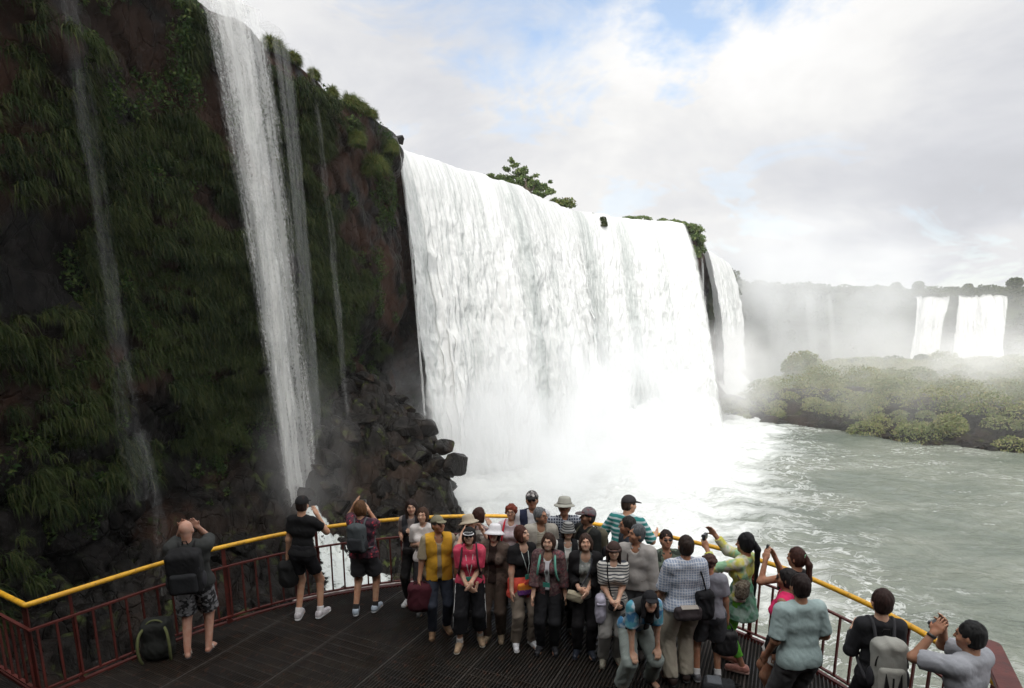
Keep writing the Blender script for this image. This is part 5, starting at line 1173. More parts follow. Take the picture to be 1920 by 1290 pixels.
    if glasses:
        mb = MB(); dark = glasses == 'sun'
        if dark:
            S = Sdf(.006, .004)
            for sd in (1, -1): S.ell(H(.034 * sd, .094, .006), np.array([.027, .008, .018]) * hs, Rh)
            S.cap(H(-.02, .097, .010), H(.02, .097, .010), .004); gm = S.mesh('sunglasses', cmat('plastic', (.012, .01, .01)), root)
        else:
            th_ = np.linspace(0, 2 * np.pi, 15)
            for sd in (1, -1): mb.tube([H(.034 * sd + .024 * math.cos(a_), .099, .004 + .017 * math.sin(a_)) for a_ in th_], .0022, 5)
            mb.tube([H(-.012, .100, .008), H(.012, .100, .008)], .002, 5)
            for sd in (1, -1): mb.tube([H(.057 * sd, .098, .008), H(.079 * sd, .0, .004)], .002, 5)
            mb.build('glasses', cmat('plastic', (.03, .025, .025)), root, True)
    return P_

# ---- bags and things carried
def carried(name, P_, label, cat): 
    o = empty(name, (0, 0, 0), label=label, cat=cat); o.matrix_world = P_.M; return o
def backpack(P_, label, col, col2, size=(.15, .21, .085), zc=.28, strapc=None, trim=None):
    r = carried('backpack', P_, label, 'backpack'); T, Rc, s = P_.T, P_.Rc, P_.s; w, hh, dp = size; yb = -(.125 + dp)
    S = Sdf(.0105, .03); S.box(T(0, yb, zc), (w, dp, hh), Rc, .06); S.ell(T(0, yb, zc + hh * .75), (w * .8, dp * .9, hh * .38), Rc, k=.04); body = S.mesh('main_bag', col, r, .006, 12, seed=3)
    S = Sdf(.010, .02); S.box(T(0, yb - dp * .9, zc - hh * .36), (w * .78, dp * .45, hh * .48), Rc, .04); S.mesh('front_pocket', col2, r, .004, 14, seed=5)
    mb = MB(); th_ = np.linspace(0, np.pi, 14); mb.tube([T(w * .93 * math.cos(a_), yb - dp * .75, zc + hh * .1 + hh * .72 * math.sin(a_)) for a_ in th_], .006, 6); mb.build('zip', trim or cmat('plain', BLK), r, True)
    for sd in (1, -1):
        mb = MB(); sp = [T(.07 * sd, -.12, zc + hh * .75), T(.085 * sd, -.06, .535), T(.095 * sd, .03, .525), T(.105 * sd, .115, .44), T(.12 * sd, .155, .32), T(.14 * sd, .12, .18), T(.165 * sd, .0, .10), T(.13 * sd, -.12, zc - hh * .8)]
        sp = smooth_path(sp, 24, 2); mb.tube(sp, .014, 7); mb.build('strap', strapc or col, r, True)
    mb = MB(); mb.tube([T(-.03, -.13, zc + hh * 1.05), T(-.02, -.14, zc + hh * 1.25), T(.02, -.14, zc + hh * 1.25), T(.03, -.13, zc + hh * 1.05)], .007, 6); mb.build('handle', cmat('plain', BLK), r, True)
    for sd in (1, -1):
        S = Sdf(.011, .02); S.ell(T(w * .98 * sd, yb, zc - hh * .45), (.03, dp * .7, hh * .4), Rc); S.mesh('side_pocket', cmat('plain', (.03, .03, .035)), r)
    return r
def shoulder_bag(P_, label, col, c, size, strap, rot=None, name='shoulder_bag', strapm=None, top=.6, cat='bag'):
    """c and strap points are in the wearer's torso frame"""
    r = carried(name, P_, label, cat); T, Rc = P_.T, P_.Rc
    S = Sdf(.0095, .03); m = Rc if rot is None else Rc @ rotm(*rot); S.box(T(*c), size, m, min(size) * .85); S.ell(T(c[0], c[1], c[2] - size[2] * .3), (size[0] * 1.08, size[1] * 1.15, size[2] * .72), m, k=.02)
    b = S.mesh('bag_body', col, r, .008, 14, seed=9)
    if strap:
        mb = MB(); mb.tube(smooth_path([T(*q) for q in strap], 26, 2), .009, 7); mb.build('strap', strapm or col, r, True)
    S = Sdf(.0095, .01); S.box(T(c[0], c[1], c[2] + size[2] * .62), (size[0] * .9, size[1] * 1.08, .018), m, .012); S.mesh('flap', col, r)
    return r
def hand_bag(P_, nm, label, col, size=(.15, .07, .13), drop=.26, name='handbag', cat='handbag', mat2=None):
    r = carried(name, P_, label, cat); g = P_.J['grip' + nm]; c = g + v3((0, 0, -drop - size[2] * .3))
    S = Sdf(.0105, .03); S.box(c, size, None, min(size) * .8); S.ell(c - v3((0, 0, size[2] * .35)), (size[0] * 1.05, size[1] * 1.1, size[2] * .75), k=.03); S.mesh('bag_body', col, r, .010, 12, seed=4)
    for q in (.3, -.3):
        mb = MB(); mb.tube(smooth_path([c + v3((size[0] * .6, size[1] * q, size[2] * .8)), c + v3((size[0] * .45, size[1] * q, size[2] + drop * .3)), g + v3((.0, 0, -.005)), c + v3((-size[0] * .45, size[1] * q, size[2] + drop * .3)), c + v3((-size[0] * .6, size[1] * q, size[2] * .8))], 20, 1), .008, 6); mb.build('handle', mat2 or col, r, True)
    return r
def camera_prop(P_, p, label, yaw=0, size=(.055, .02, .034), lens=True):
    r = carried('compact_camera', P_, label, 'camera'); mb = MB(); mb.box(p, (size[0] * 2, size[1] * 2, size[2] * 2), (0, 0, yaw), .006); mb.build('camera_body', cmat('plastic', (.02, .02, .022)), r)
    dv = v3((-math.sin(yaw), math.cos(yaw), 0)); mb = MB(); mb.tube([v3(p) + dv * size[1], v3(p) + dv * (size[1] + .02)], [.020, .018], 12); mb.build('lens', cmat('plastic', (.05, .05, .055)), r, True)
    return r
#@@CAST
pl = lambda *c, **k: cmat('plain', *c, **k)
# -- at the left railing
p = person('bald man in dark tee and patterned shorts looking up at the thin waterfall', 348, 976, 1.73, -16, top=(pl((.035, .037, .036)), .42, .05, .024), legs=('t', cmat('floral', (.03, .03, .032), (.22, .22, .23), (.30, .30, .31), scale=26), .46, .022, .03), hair=None, skin=(.46, .27, .20), sex='m', lean=-5, head=(0, 16), arms=('face', 'face'), feet=((.10, -.02), (-.12, -.10)), shoes=None, build=1.12, seed=1)
backpack(p, 'huge black trekking backpack worn by the bald man', pl((.012, .012, .013)), pl((.02, .021, .023)), (.185, .26, .13), .26, trim=pl((.05, .05, .055)))
p = person('woman in black tee and black shorts with a black cap, facing the thin waterfall', 567, 931, 1.75, 8, top=(pl((.010, .010, .011)), .30, .02, .014), legs=('t', pl((.010, .010, .012)), .32, .016, .01), hair=('short', DBR), skin=SK, arms=((.15, .20, 1.40), 'bag'), feet=((.17, .06), (-.10, -.03)), hat=('cap', pl((.015, .015, .016))), shoes=((.62, .58, .60), (.7, .7, .7), (.7, .68, .68)), build=1.0, seed=2)
hand_bag(p, 'L', 'big soft black bag hanging from the hand of the woman in black shorts', pl((.010, .010, .010)), (.12, .16, .19), .10)
p = person('woman with red flowered sleeves and grey shorts photographing the falls', 677, 940, 1.62, 2, top=(cmat('floral', (.03, .02, .03), (.10, .035, .05), (.50, .05, .07), scale=30), .36, .06, .018), legs=('t', pl((.045, .045, .05)), .38, .024, .03), hair=('bob', (.075, .035, .014), 1.4), skin=SK, head=(20, 5), arms=((.02, .26, 1.50), (-.16, .22, 1.62)), feet=((.13, .02), (-.13, -.10)), shoes=((.45, .52, .60), (.6, .62, .65), (.03, .03, .03)), build=1.12, seed=3)
backpack(p, 'slate grey daypack on the back of the woman with flowered sleeves', pl((.06, .07, .075)), pl((.028, .03, .034)), (.13, .20, .075), .27, pl((.10, .11, .115)))
camera_prop(p, (-.10 * p.s, .34, 1.60 * p.s), 'small black camera held up by the woman with flowered sleeves', .1)
# -- the tour group
p = person('young woman in grey tee and dark vest at the back left of the group', 770, 938, 1.58, 192, top=(pl((.22, .19, .18)), .35, .05, .014), legs=('t', pl(BLK), 1.0, .016), hair=('long', DBR, 1), skin=SKP, head=(-14, -6), arms=((.14, .17, 1.16), (-.05, .20, 1.24)), vest=(pl((.03, .03, .035)), 0, .04, .05, .022), shoes=((.66, .66, .66),), seed=4, feet=((.10, .04), (-.08, 0)))
shoulder_bag(p, 'small black bag slung in front of the young woman in grey', pl((.015, .013, .013)), (.05, .19, .02), (.07, .04, .06), [(-.09, .03, .53), (-.07, .15, .36), (.0, .19, .16), (.05, .19, .08)])
p = person('woman with brown bob and white tee peering over the yellow vested man', 792, 953, 1.55, 176, top=(pl((.62, .58, .56)), .38, .05, .015), legs=('t', pl(DK), 1.0, .016), hair=('bob', BRN, 1), skin=SKP, head=(8, -10), arms=((.10, .17, 1.18), 'belly'), shoes=((.05, .05, .05),), seed=5)
p = person('older man in khaki cap and yellow vest with his arm hanging down', 819, 968, 1.62, 168, top=(pl(KHA), .46, .08, .018, .05, KHA), legs=('t', pl((.03, .035, .05)), 1.0, .018), hair=('short', (.06, .055, .05)), skin=SKT, sex='m', head=(-24, -16), arms=((.27, .08, .86), 'down'), vest=(pl((.58, .31, .030)), 0, .10, .028, .030), hat=('cap', pl((.20, .185, .125))), shoes=((.22, .13, .07), (.1, .06, .04)), glasses=None, seed=6, feet=((.11, .05), (-.10, -.06)))
hand_bag(p, 'R', 'dark maroon backpack dangling from the hand of the yellow vested man', pl((.055, .010, .016)), (.16, .10, .19), .10, 'backpack', 'backpack', pl((.03, .008, .01)))
p = person('woman in bright pink tee, black visor cap and black capri trousers in front', 880, 990, 1.58, 172, top=(cmat('dye', (.66, .07, .13), (.60, .055, .11), (.72, .11, .17), scale=9), .42, .10, .022, .0), legs=('t', pl((.010, .010, .012)), .80, .026, .02, (.6, .6, .6)), hair=('bob', DBR, .8, .06), skin=SKP, head=(4, -24), lean=9, arms=('clasp', (-.02, .27, 1.00)), hat=('cap', pl(BLK), pl((.012, .012, .014))), shoes=((.36, .25, .16), (.5, .46, .4), (.5, .48, .46)), feet=((.15, .14), (-.13, -.02)), glasses='sun', lanyard=True, seed=7)
def cap_text(P_, body, size, col):
    cu = bpy.data.curves.new('lettering', 'FONT'); cu.body = body; cu.size = size; cu.align_x = 'CENTER'; cu.extrude = .0015; cu.resolution_u = 3
    tmp = bpy.data.objects.new('lettering', cu); COL.objects.link(tmp); dg = bpy.context.evaluated_depsgraph_get(); me = bpy.data.meshes.new_from_object(tmp.evaluated_get(dg)); bpy.data.objects.remove(tmp)
    c = P_.H(0, -.012, .060)
    for v in me.vertices:   # wrap round the front of the cap
        a_ = v.co.x / .10; r_ = .112 + v.co.z; q = np.array([math.sin(a_) * r_ * .86, math.cos(a_) * r_ - .012, .054 + v.co.y]); v.co = P_.H(*q)
    me.materials.clear(); me.materials.append(col); o = bpy.data.objects.new('lettering', me); COL.objects.link(o); o.parent = P_.root
cap_text(p, 'Gymaste', .034, pl((.75, .75, .75)))
mb = MB(); mb.tube([p.H(.070 * math.cos(a_), .105 + .081 * math.sin(a_), .044 - .18 * .081 * math.sin(a_)) for a_ in np.linspace(-.55, math.pi + .55, 22)], .0055, 6); mb.build('brim_edge', pl((.78, .77, .78)), p.root, True)
P7 = p
backpack(p, 'light backpack whose dark straps cross the pink tee', pl((.10, .09, .10)), pl((.07, .06, .06)), (.12, .17, .06), .28, pl((.06, .03, .035)))
p = person('woman in beige floppy hat holding both hands up beside her face', 877, 967, 1.57, 160, top=(cmat('floral', (.30, .27, .24), (.12, .10, .09), (.45, .40, .36), scale=30), .45, .06, .016), legs=('t', pl(DK), 1.0, .015), hair=('bob', DBR, .7, .08), skin=SKP, head=(-10, -22), arms=((.15, .16, 1.50), (-.15, .18, 1.50)), hat=('bucket', pl((.40, .34, .26)), .035, .055), shoes=((.03, .03, .03),), seed=8)
p = person('woman with dark brown bob turned away beside the floppy beige hat', 900, 953, 1.58, 35, top=(cmat('floral', (.10, .07, .08), (.30, .20, .18), (.35, .28, .25), scale=26), .42, .05, .016), legs=('t', pl(DK), 1.0, .015), hair=('bob', (.035, .014, .010), 1.5), skin=SKP, head=(10, 0), arms=((.10, .22, 1.40), 'belly'), shoes=((.03, .03, .03),), seed=9)
shoulder_bag(p, 'orange bag strapped behind the dark haired woman', pl((.62, .20, .04)), (0, -.15, .25), (.08, .04, .06), [(-.10, .03, .53), (-.09, -.11, .42), (-.03, -.15, .30)])
p = person('woman in white bucket hat and open brown jacket reaching a hand forward', 928, 985, 1.55, 186, top=(pl((.035, .022, .018)), .40, .04, .014), legs=('t', pl((.062, .043, .032)), 1.0, .022, .012), hair=('bob', DBR, .7, .08), skin=SKP, head=(0, -14), arms=((.20, .24, .95), 'down'), vest=(cmat('floral', (.10, .072, .058), (.14, .10, .08), (.07, .05, .04), scale=18), .90, .12, .055, .026), hat=('bucket', pl((.72, .70, .72)), .045, .055), shoes=((.28, .21, .14),), glasses='sun', seed=10, feet=((.10, .06), (-.09, 0)))
p = person('smiling woman with short auburn hair and glasses at the back', 959, 947, 1.56, 182, top=(cmat('stripe', (.62, .50, .55), (.58, .54, .56), per=.03), .45, .05, .015, .02), legs=('t', pl(DK), 1.0, .015), hair=('curly', (.13, .028, .015), 1), skin=SKP, head=(2, -8), arms=('belly', 'down'), shoes=((.03, .03, .03),), glasses='clear', seed=11)
backpack(p, 'backpack with red straps on the smiling auburn haired woman', pl((.45, .03, .05)), pl((.3, .03, .04)), (.12, .17, .06), .28, pl((.50, .03, .05)))
p = person('woman in black tee with coral jacket tied round her waist, brown bob', 975, 987, 1.57, 168, top=(pl((.012, .011, .012)), .30, .03, .014, .05), legs=('t', pl((.20, .165, .13)), 1.0, .024, .012), hair=('bob', (.050, .018, .012), 1.5), skin=SKP, head=(-30, -18), arms=('downfwd', 'down'), shoes=((.72, .72, .74), (.75, .75, .75)), lanyard=True, seed=12, feet=((.12, .07), (-.11, .10)))
T, Rc = p.T, p.Rc
S = Sdf(.0115, .02); S.cap(T(-.07, 0, -.02), T(.07, 0, -.02), .140, k=.02, flat=((0, 1, 0), 1.15)); S.cap(T(-.07, 0, -.02), T(-.09, .0, -.16), .125, .15, k=.03, flat=((0, 1, 0), 1.2)); S.cap(T(.07, 0, -.02), T(.09, .0, -.16), .125, .15, k=.03, flat=((0, 1, 0), 1.2)); S.plane(T(0, 0, .085), (0, 0, 1)); S.plane(T(0, 0, -.20), (0, 0, -1)); S.box(T(0, .2, -.14), (.05, .14, .12), None, .01, mode='s')
jk = S.mesh('tied_jacket', pl((.72, .10, .07)), p.root, .014, 12)
mb = MB(); mb.box(T(0, .165, -.06), (.026, .02, .22)); mb.box(T(.02, .17, .04), (.07, .03, .035), (0, .4, 0)); mb.build('knotted_sleeve', pl((.72, .10, .07)), jk)
b = carried('waist_bag', p, 'orange and purple waist bag below the black tee', 'bag')
def two_tone():
    m, t = new_mat('orange_purple_cloth'); o = t.coord(); sxyz = t.new('ShaderNodeSeparateXYZ', {0: o}); z0 = float(T(0, 0, -.06)[2])
    col = t.mix(t.mapr(sxyz.outputs[2], z0 - .004, z0 + .004), (.16, .04, .24), (.72, .22, .02)); col = t.mix(t.mapr(t.noise(o, 60, 3), .6, .65), col, (.45, .35, .10))
    t.new('ShaderNodeOutputMaterial', {0: t.new('ShaderNodeBsdfPrincipled', {'Base Color': col, 'Roughness': .8}).outputs[0]}); return m
S = Sdf(.009, .02); S.box(T(-.0, .155, -.065), (.135, .035, .080), None, .03); S.mesh('bag_body', two_tone(), b, .003, 14)
p = person('tall man in black cap and sunglasses wearing white tee and navy vest', 997, 922, 1.76, 183, top=(pl((.66, .66, .68)), .40, .05, .016), legs=('t', pl(NAV), 1.0, .016), hair=('short', DBR), skin=SKT, sex='m', head=(4, -12), arms=('down', 'belly'), vest=(pl((.025, .03, .06)), 0, .05, .07, .024), hat=('cap', cmat('dye', (.02, .02, .022), (.12, .11, .11), (.45, .43, .42), scale=22), pl(BLK)), shoes=((.05, .05, .05),), glasses='sun', seed=13)
p = person('grey haired man with glasses and open beige jacket looking right', 1012, 953, 1.64, 172, top=(cmat('stripe', (.46, .42, .34), (.36, .33, .27), per=.03), .45, .06, .014, .03), legs=('t', pl(DK), 1.0, .016), hair=('short', (.10, .105, .11)), skin=SKT, sex='m', head=(-40, -12), arms=('down', 'down'), vest=(pl((.40, .37, .32)), .9, .10, .06, .026), shoes=((.05, .05, .05),), glasses='clear', seed=14)
p = person('man in beige bucket hat and checked shirt smiling downwards', 1059, 934, 1.74, 184, top=(cmat('plaid', (.035, .045, .07), (.34, .36, .40), per=.035, w=.16), .48, .06, .018, .0, (.08, .09, .12)), legs=('t', pl(DK), 1.0, .016), hair=('short', (.05, .05, .05)), skin=SKT, sex='m', head=(8, -16), arms=('down', 'belly'), hat=('bucket', pl((.36, .355, .31)), .03, .05, pl((.30, .29, .26))), shoes=((.05, .05, .05),), glasses='clear', seed=15)
shoulder_bag(p, 'dark camera bag with wide straps on the man in checked shirt', pl((.02, .02, .024)), (-.22, -.02, .05), (.045, .09, .09), [(.10, -.03, .53), (.11, .10, .42), (.0, .15, .25), (-.14, .10, .12), (-.2, .0, .10)])
p = person('woman in striped knit hat and black vest over a pale blouse', 1066, 982, 1.52, 180, top=(pl((.50, .48, .45)), .9, .05, .014, .04, (.5, .48, .45)), legs=('t', pl(BLK), 1.0, .016), hair=('bob', DBR, .8, .06), skin=SKP, head=(4, -10), arms=('down', 'belly'), vest=(pl((.016, .016, .018)), 0, .06, .045, .024), hat=('bucket', cmat('stripe', (.05, .05, .05), (.26, .26, .25), per=.028, w=.22), .05, .03), shoes=((.04, .04, .04),), lanyard=True, seed=16)
p = person('woman in maroon patterned jacket over white top with mint backpack straps', 1029, 1001, 1.55, 180, top=(pl((.66, .64, .68)), .3, .0, .013, .05), legs=('t', pl((.014, .014, .016)), 1.0, .02, .012), hair=('bob', (.035, .018, .012), 1.1), skin=SKP, head=(3, -12), arms=('downfwd', 'down'), vest=(cmat('floral', (.085, .045, .05), (.15, .10, .095), (.22, .05, .06), scale=42), .78, .16, .028, .026), shoes=((.02, .02, .024),), lanyard=True, seed=17, feet=((.10, .03), (-.09, .02)))
backpack(p, 'small mint green backpack behind the maroon patterned jacket', pl((.14, .34, .27)), pl((.10, .26, .2)), (.12, .16, .055), .28, pl((.16, .42, .33)))
p = person('woman in black cardigan and grey top laughing with folded hands', 1098, 1002, 1.55, 188, top=(cmat('floral', (.26, .27, .25), (.18, .19, .18), (.34, .34, .32), scale=30), .3, .10, .014, .05), legs=('t', pl((.012, .011, .012)), 1.0, .018, .01), hair=('bob', (.035, .018, .012), 1), skin=SKP, head=(-6, -16), arms=('belly', (-.0, .24, 1.01)), vest=(pl((.013, .012, .013)), .85, .07, .075, .026), shoes=((.02, .025, .04), (.03, .03, .04)), seed=18, feet=((.10, .03), (-.08, .04)))
shoulder_bag(p, 'beige canvas handbag under the folded hands of the woman in cardigan', pl((.36, .32, .23)), (.13, .20, -.02), (.10, .04, .062), [(-.09, .04, .53), (-.08, .15, .36), (.02, .20, .16), (.10, .21, .05)], (0, -.25, 0), strapm=pl((.05, .05, .06)))
p = person('man in grey and maroon cap, olive backpack, turned to the left', 1104, 953, 1.68, 248, top=(pl((.018, .019, .018)), .46, .05, .02), legs=('t', pl(DK), 1.0, .016), hair=('short', (.03, .03, .03)), skin=SKD, sex='m', head=(18, -8), arms=('down', 'down'), hat=('cap', cmat('dye', (.14, .13, .14), (.20, .17, .17), (.18, .05, .06), scale=14), pl((.10, .08, .08))), shoes=((.05, .05, .05),), seed=19)
backpack(p, 'olive backpack on the man in the grey and maroon cap', pl((.10, .09, .06)), pl((.07, .065, .045)), (.13, .19, .075), .26, pl((.08, .075, .05)))
p = person('man in teal striped polo and dark cap leaning over the yellow handrail', 1181, 930, 1.76, 28, top=(cmat('stripe', (.03, .20, .19), (.46, .55, .56), per=.062, w=.2), .5, .06, .018, 0, (.02, .12, .12)), legs=('t', pl((.03, .03, .035)), 1.0, .018), hair=('short', (.03, .02, .015)), skin=SK, sex='m', lean=14, head=(38, -4), arms=((.30, .40, 1.16), (-.30, .34, 1.14)), hat=('cap', pl((.028, .026, .028))), shoes=((.05, .05, .05),), build=1.08, seed=20)
p = person('man with receding dark hair and glasses facing left behind the grey haired man', 1178, 970, 1.68, 250, top=(pl((.03, .035, .045)), .48, .05, .018), legs=('t', pl(DK), 1.0, .016), hair=('short', (.02, .018, .016)), skin=SKT, sex='m', head=(10, -10), arms=('down', 'belly'), shoes=((.05, .05, .05),), glasses='clear', seed=21)
p = person('grey haired man in loose pale shirt with a dark bag strap, looking left', 1196, 985, 1.68, 196, top=(pl((.36, .335, .315)), .86, .02, .024, .03, (.38, .36, .34)), legs=('t', pl((.055, .055, .058)), 1.0, .02), hair=('short', (.075, .08, .085)), skin=SKT, sex='m', head=(-58 + 110, -8), arms=('downfwd', (-.26, .10, .84)), shoes=((.05, .04, .035),), belt=((.05, .03, .025), .11), seed=22)
shoulder_bag(p, 'dark bag hanging from a wide strap across the pale shirt', pl((.05, .035, .035)), (.20, .05, -.02), (.05, .09, .08), [(-.02 + .09, -.03, .53), (.09, .10, .42), (.06, .155, .28), (.07, .16, .12), (.15, .10, .02)], strapm=pl((.04, .03, .03)))
p = person('young woman in brown knit hat and striped tee with clasped hands', 1151, 1018, 1.52, 184, top=(cmat('stripe', (.58, .56, .52), (.05, .055, .07), per=.034, w=.2), .42, .02, .015, .02), legs=('t', pl((.28, .27, .255)), 1.0, .026, .014), hair=('long', DBR, .9, .06), skin=SKP, head=(4, -4), arms=('clasp', (-.03, .25, .99)), hat=('beanie', pl((.055, .035, .03)), pl((.07, .045, .04))), shoes=((.30, .28, .22),), seed=23)
shoulder_bag(p, 'black pouch on a cross strap over the striped tee', pl((.012, .012, .014)), (-.03, .20, -.02), (.09, .045, .05), [(.08, .03, .53), (.09, .13, .36), (.05, .17, .16), (.02, .2, .05)], strapm=pl(BLK))
shoulder_bag(p, 'pale lilac shopping bag hooked on the arm of the woman in striped tee', pl((.40, .38, .46)), (.17, .12, -.10), (.06, .09, .17), None)
P24 = person('woman in blue tee and pale trousers bending forward, hands on her knees', 1184, 1281, 1.58, 172, by_feet=True, top=(cmat('dye', (.06, .20, .38), (.42, .50, .55), (.10, .32, .40), scale=9), .42, .03, .022), legs=('t', pl((.27, .31, .29)), 1.0, .030, .022), hair=('long', (.012, .011, .012), .8), skin=SKP, lean=38, head=(14, -12), crouch=.12, arms=('knee', 'knee'), vest=(pl((.035, .035, .035)), 0, .02, .07, .03), hat=('cap', pl((.014, .014, .016))), shoes=None, feet=((.17, .10), (-.24, .02)), seed=24)
p = person('woman with short black hair and sunglasses in dark green patterned shirt', 1249, 996, 1.60, 184, top=(cmat('floral', (.035, .045, .035), (.13, .16, .12), (.09, .10, .10), scale=24), .48, .04, .018, .05, (.08, .10, .08)), legs=('t', pl((.16, .12, .10)), 1.0, .02), hair=('short', DBR, 1.6), skin=SKT, head=(4, -14), arms=('down', 'down'), shoes=((.12, .03, .03),), glasses='sun', seed=25)
p = person('man in blue and white checked shirt seen from behind, beige trousers', 1287, 1006, 1.745, -6, top=(cmat('plaid', (.27, .32, .42), (.62, .63, .66), per=.030, w=.10), .50, .04, .026, 0, (.34, .40, .50)), legs=('t', pl((.40, .36, .29)), 1.0, .028, .014), hair=('short', (.022, .014, .011), 1.2), skin=SKT, sex='m', head=(6, -6), arms=((.27, .10, .86), (-.26, .12, .84)), shoes=((.04, .022, .018), (.02, .02, .02)), feet=((.09, .03), (-.10, -.03)), seed=26)
b = carried('waist_pack', p, 'dark grey waist pack across the back of the checked shirt', 'bag')
S = Sdf(.010, .02); S.box(p.T(-.02, -.17, -.02), (.15, .05, .075), None, .04); S.ell(p.T(-.02, -.20, -.045), (.12, .04, .05), k=.02); S.mesh('pouch', pl((.040, .032, .034)), b, .006, 14); mb = MB(); th_ = np.linspace(0, 2 * np.pi, 25); mb.tube([p.T(.175 * math.cos(a_), .15 * math.sin(a_), -.0) for a_ in th_], .018, 6); mb.build('strap', pl(BLK), b, True)
mb = MB(); mb.box(p.T(-.01, -.19, .055), (.19, .07, .012), (.25, 0, 0), .004); mb.build('pale_lid', pl((.30, .27, .24)), b)
shoulder_bag(p, 'slouchy black shoulder bag on the right of the checked shirt', pl((.012, .012, .014)), (.19, -.12, .04), (.10, .06, .17), [(.12, .02, .51), (.13, -.06, .46), (.16, -.13, .32), (.19, -.13, .2)], (0, -.1, 0))
p = person('person with brown curly hair, grey tee and grey shorts seen from behind', 1330, 1040, 1.49, 12, top=(pl((.21, .21, .24)), .36, .04, .020), legs=('t', pl((.06, .062, .07)), .42, .030, .03), hair=('curly', (.045, .022, .018), 1.2), skin=SKT, head=(10, 0), arms=((.24, .06, .84), 'downfwd'), shoes=((.14, .14, .15), (.25, .25, .25), (.6, .6, .6)), build=1.05, feet=((.15, -.02), (-.12, -.06)), seed=27)
hand_bag(p, 'R', 'black leather tote dangling from the hand of the curly haired person', cmat('leather', (.020, .020, .022)), (.13, .08, .15), .20)
p = person('woman with very long black ponytail, tie dyed top and bright green leggings', 1397, 1003, 1.66, -48, top=(cmat('dye', (.55, .52, .10), (.60, .58, .52), (.28, .48, .30), scale=7), .9, .0, .018, 0), legs=('t', pl((.16, .56, .055)), .86, .010, .002), hair=('pony', (.008, .008, .009), 3.2), skin=SKT, head=(-20, 2), arms=((.10, .40, 1.58), (-.10, .42, 1.46)), shoes=((.55, .25, .20), (.5, .3, .25)), feet=((.08, .05), (-.09, -.10)), seed=28)
S = Sdf(.0115, .03); S.cap(p.T(0, 0, .06), p.T(0, .0, -.24), .155, .215, k=.03, cut=1, flat=((0, 1, 0), 1.1)); S.mesh('tunic_skirt', cmat('dye', (.10, .28, .17), (.30, .42, .36), (.16, .34, .24), scale=8), p.root, .014, 12)
shoulder_bag(p, 'brown mottled handbag under the arm of the woman with the long ponytail', cmat('floral', (.065, .05, .035), (.16, .14, .11), (.10, .08, .055), scale=60), (-.17, -.09, .17), (.11, .06, .10), [(-.10, .0, .52), (-.13, .06, .44), (-.18, -.02, .32), (-.17, -.08, .26)], (0, .1, .2), strapm=pl((.12, .09, .06)))
camera_prop(p, p.J['gripL'] + v3((.03, .02, .06)), 'small dark camera held far out by the woman with the long ponytail', .1)
p = person('brown haired woman with hair tied back and bare arms aiming a phone', 1493, 1028, 1.64, -38, top=(pl((.014, .013, .016)), 0, .04, .016, .04), legs=('t', pl((.02, .02, .03)), 1.0, .014), hair=('pony', (.035, .014, .010), 1.0), skin=SKT, head=(-16, 4), arms=((.05, .30, 1.52), (-.12, .30, 1.50)), shoes=((.05, .05, .05),), seed=29)
mb = MB(); r_ = carried('smartphone', p, 'black phone raised to the eye of the woman with tied back hair', 'phone'); mb.box(p.J['gripL'] + v3((.03, .03, .03)), (.07, .012, .12), (0, .3, .2), .004); mb.build('phone_body', cmat('plastic', (.012, .012, .014)), r_)
mb = MB(); mb.box(p.J['gripL'] + v3((.03, .022, .03)), (.060, .004, .10), (0, .3, .2)); mb.build('screen', cmat('plastic', (.03, .035, .045)), r_)
p = person('woman in hot pink sleeveless top and white shorts with black hair tied back', 1476, 1067, 1.60, -62, top=(pl((.62, .028, .12)), 0, .03, .014, .06), legs=('t', pl((.60, .58, .56)), .28, .018, .01), hair=('pony', (.012, .010, .010), .9), skin=SKD, head=(-4, -2), arms=('down', 'down'), glasses='sun', shoes=((.02, .02, .02),), build=1.1, seed=30)
shoulder_bag(p, 'small black bag hanging at the hip of the woman in pink', pl(BLK), (-.19, .03, -.02), (.05, .08, .10), [(.08, -.03, .53), (.02, -.13, .36), (-.12, -.10, .14), (-.18, .0, .08)])
p = person('broad man in aqua polo shirt with a green collar seen from behind', 1500, 1078, 1.73, -3, top=(pl((.33, .42, .415)), .46, .08, .020, 0, (.02, .15, .06)), legs=('t', pl((.075, .075, .078)), .55, .030, .02), hair=('short', (.016, .010, .009), 1.3), skin=SKT, sex='m', head=(0, 0), arms=((.22, .20, .98), (-.24, .14, .88)), shoes=((.05, .05, .05),), build=1.03, seed=31)
p = person('young man in black suit with white collar leaning at the railing', 1656, 1107, 1.72, 8, top=(pl((.022, .022, .025)), .95, .10, .014, 0, (.6, .6, .62)), legs=('t', pl((.012, .012, .014)), 1.0, .018, .01), hair=('short', (.024, .012, .010), 1.3), build=.86, skin=SKP, sex='m', head=(-4, -8), arms=((.06, .24, 1.16), (-.14, .26, 1.20)), shoes=((.03, .03, .03),), feet=((.10, .02), (-.16, -.02)), seed=32)
bp = backpack(p, 'silver grey backpack with black piping worn over the black suit', pl((.33, .33, .30)), pl((.36, .355, .32)), (.135, .235, .085), .18, pl((.05, .05, .055)))
mb = MB()
for sd in (1, -1): mb.add([tuple(p.T(sd * .03, -.345, .03)), tuple(p.T(sd * .07, -.335, .02)), tuple(p.T(sd * .06, -.335, .17)), tuple(p.T(sd * .07, -.325, .02)), tuple(p.T(sd * .03, -.33, .03)), tuple(p.T(sd * .06, -.32, .17))], [(0, 1, 2), (3, 4, 5), (0, 1, 3, 4), (1, 2, 5, 3), (2, 0, 4, 5)])
mb.tube([p.T(0, -.325, .02), p.T(0, -.325, .13)], .008, 6); mb.build('black_panels', pl(BLK), bp)
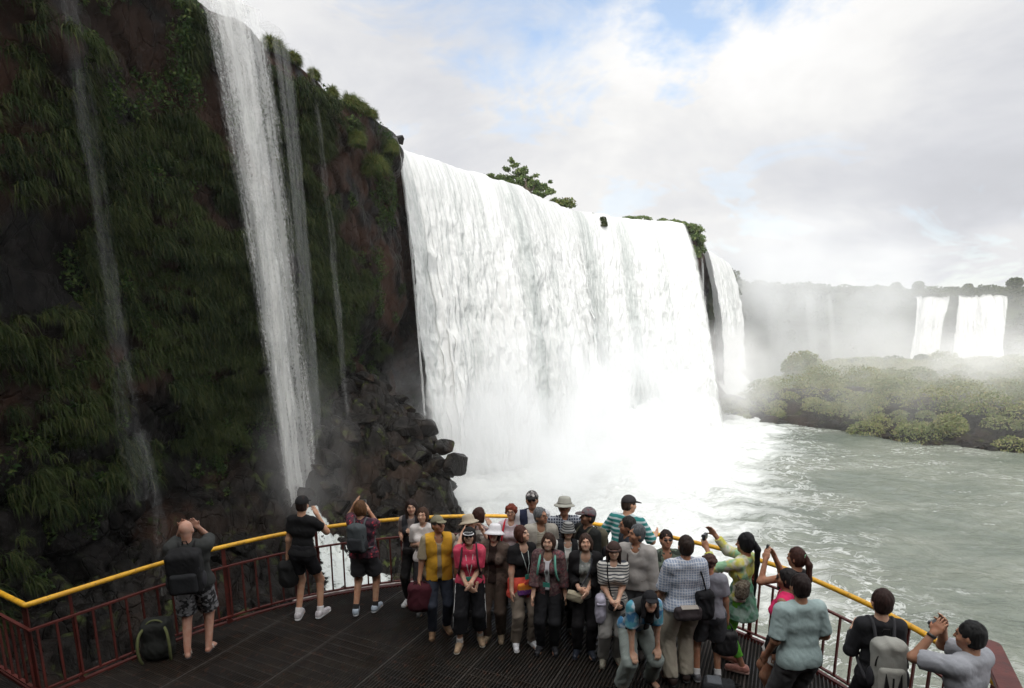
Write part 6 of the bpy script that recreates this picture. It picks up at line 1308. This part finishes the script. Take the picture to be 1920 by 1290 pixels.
p = person('man in grey polo shirt photographing the river at the lower right', 1820, 1168, 1.70, -28, top=(pl((.33, .34, .37)), .42, .08, .026, 0, (.30, .31, .34)), legs=('t', pl((.05, .05, .06)), 1.0, .02), hair=('short', (.012, .012, .012), 1.2), skin=SKT, sex='m', head=(-14, 0), lean=4, arms=((.06, .27, 1.56), (-.13, .24, 1.55)), shoes=((.04, .04, .04),), build=1.08, seed=33)
camera_prop(p, (-.03 * p.s, .30, 1.585 * p.s), 'tiny dark camera at the eye of the man in grey polo', .1, (.045, .015, .028))
for w_ in ('L',): mb = MB(); a_ = p.J['wrL']; d_ = p.J['fdL']; e_ = (p.J['wrL'] - p.J['elL']); e_ = e_ / np.linalg.norm(e_); mb.tube([a_ - e_ * .03, a_ - e_ * .005], .036, 12); mb.build('wristwatch', cmat('plastic', (.02, .02, .02)), p.root, True)
# -- things standing on the deck
g = onz(300, 1232)
r = empty('backpack', (g.x, g.y, 0), R(20), label='black backpack with olive straps standing alone on the deck by the railing', cat='backpack')
S = Sdf(.011, .03); S.box((0, 0, .26), (.17, .13, .25), rotm(x=.12), .08); S.ell((0, -.04, .16), (.185, .15, .15), k=.04); S.plane((0, 0, .004), (0, 0, -1)); S.mesh('main_bag', pl((.016, .017, .015)), r, .012, 12)
for sd in (1, -1):
    mb = MB(); mb.tube(smooth_path([(.10 * sd, -.10, .46), (.15 * sd, -.20, .42), (.17 * sd, -.24, .25), (.16 * sd, -.21, .10), (.15 * sd, -.16, .03)], 20, 2), .017, 8); mb.build('strap', pl((.11, .12, .05)), r, True)
mb = MB(); mb.tube(smooth_path([(-.11, -.09, .46), (-.05, -.08, .53), (.05, -.08, .53), (.11, -.09, .46)], 14, 2), .012, 8); mb.build('handle', pl((.10, .11, .05)), r, True)
g = onz(1346, 1302)
r = empty('camera_bag', (g.x, g.y, 0), R(-15), label='grey and black camera bag lying on the deck beside the grey sneakers', cat='camera bag')
S = Sdf(.010, .02); S.box((0, 0, .085), (.17, .10, .08), None, .04); S.mesh('bag_body', pl((.03, .032, .036)), r, .006, 14)
S = Sdf(.009, .02); S.box((-.05, 0, .165), (.08, .08, .014), None, .012); S.mesh('flap', pl((.13, .14, .155)), r, .003, 14)
mb = MB(); mb.tube(smooth_path([(.15, 0, .12), (.24, -.05, .17), (.20, .10, .10), (.05, .15, .03), (-.15, .10, .10)], 24, 2), .012, 7); mb.build('strap', pl(BLK), r, True)
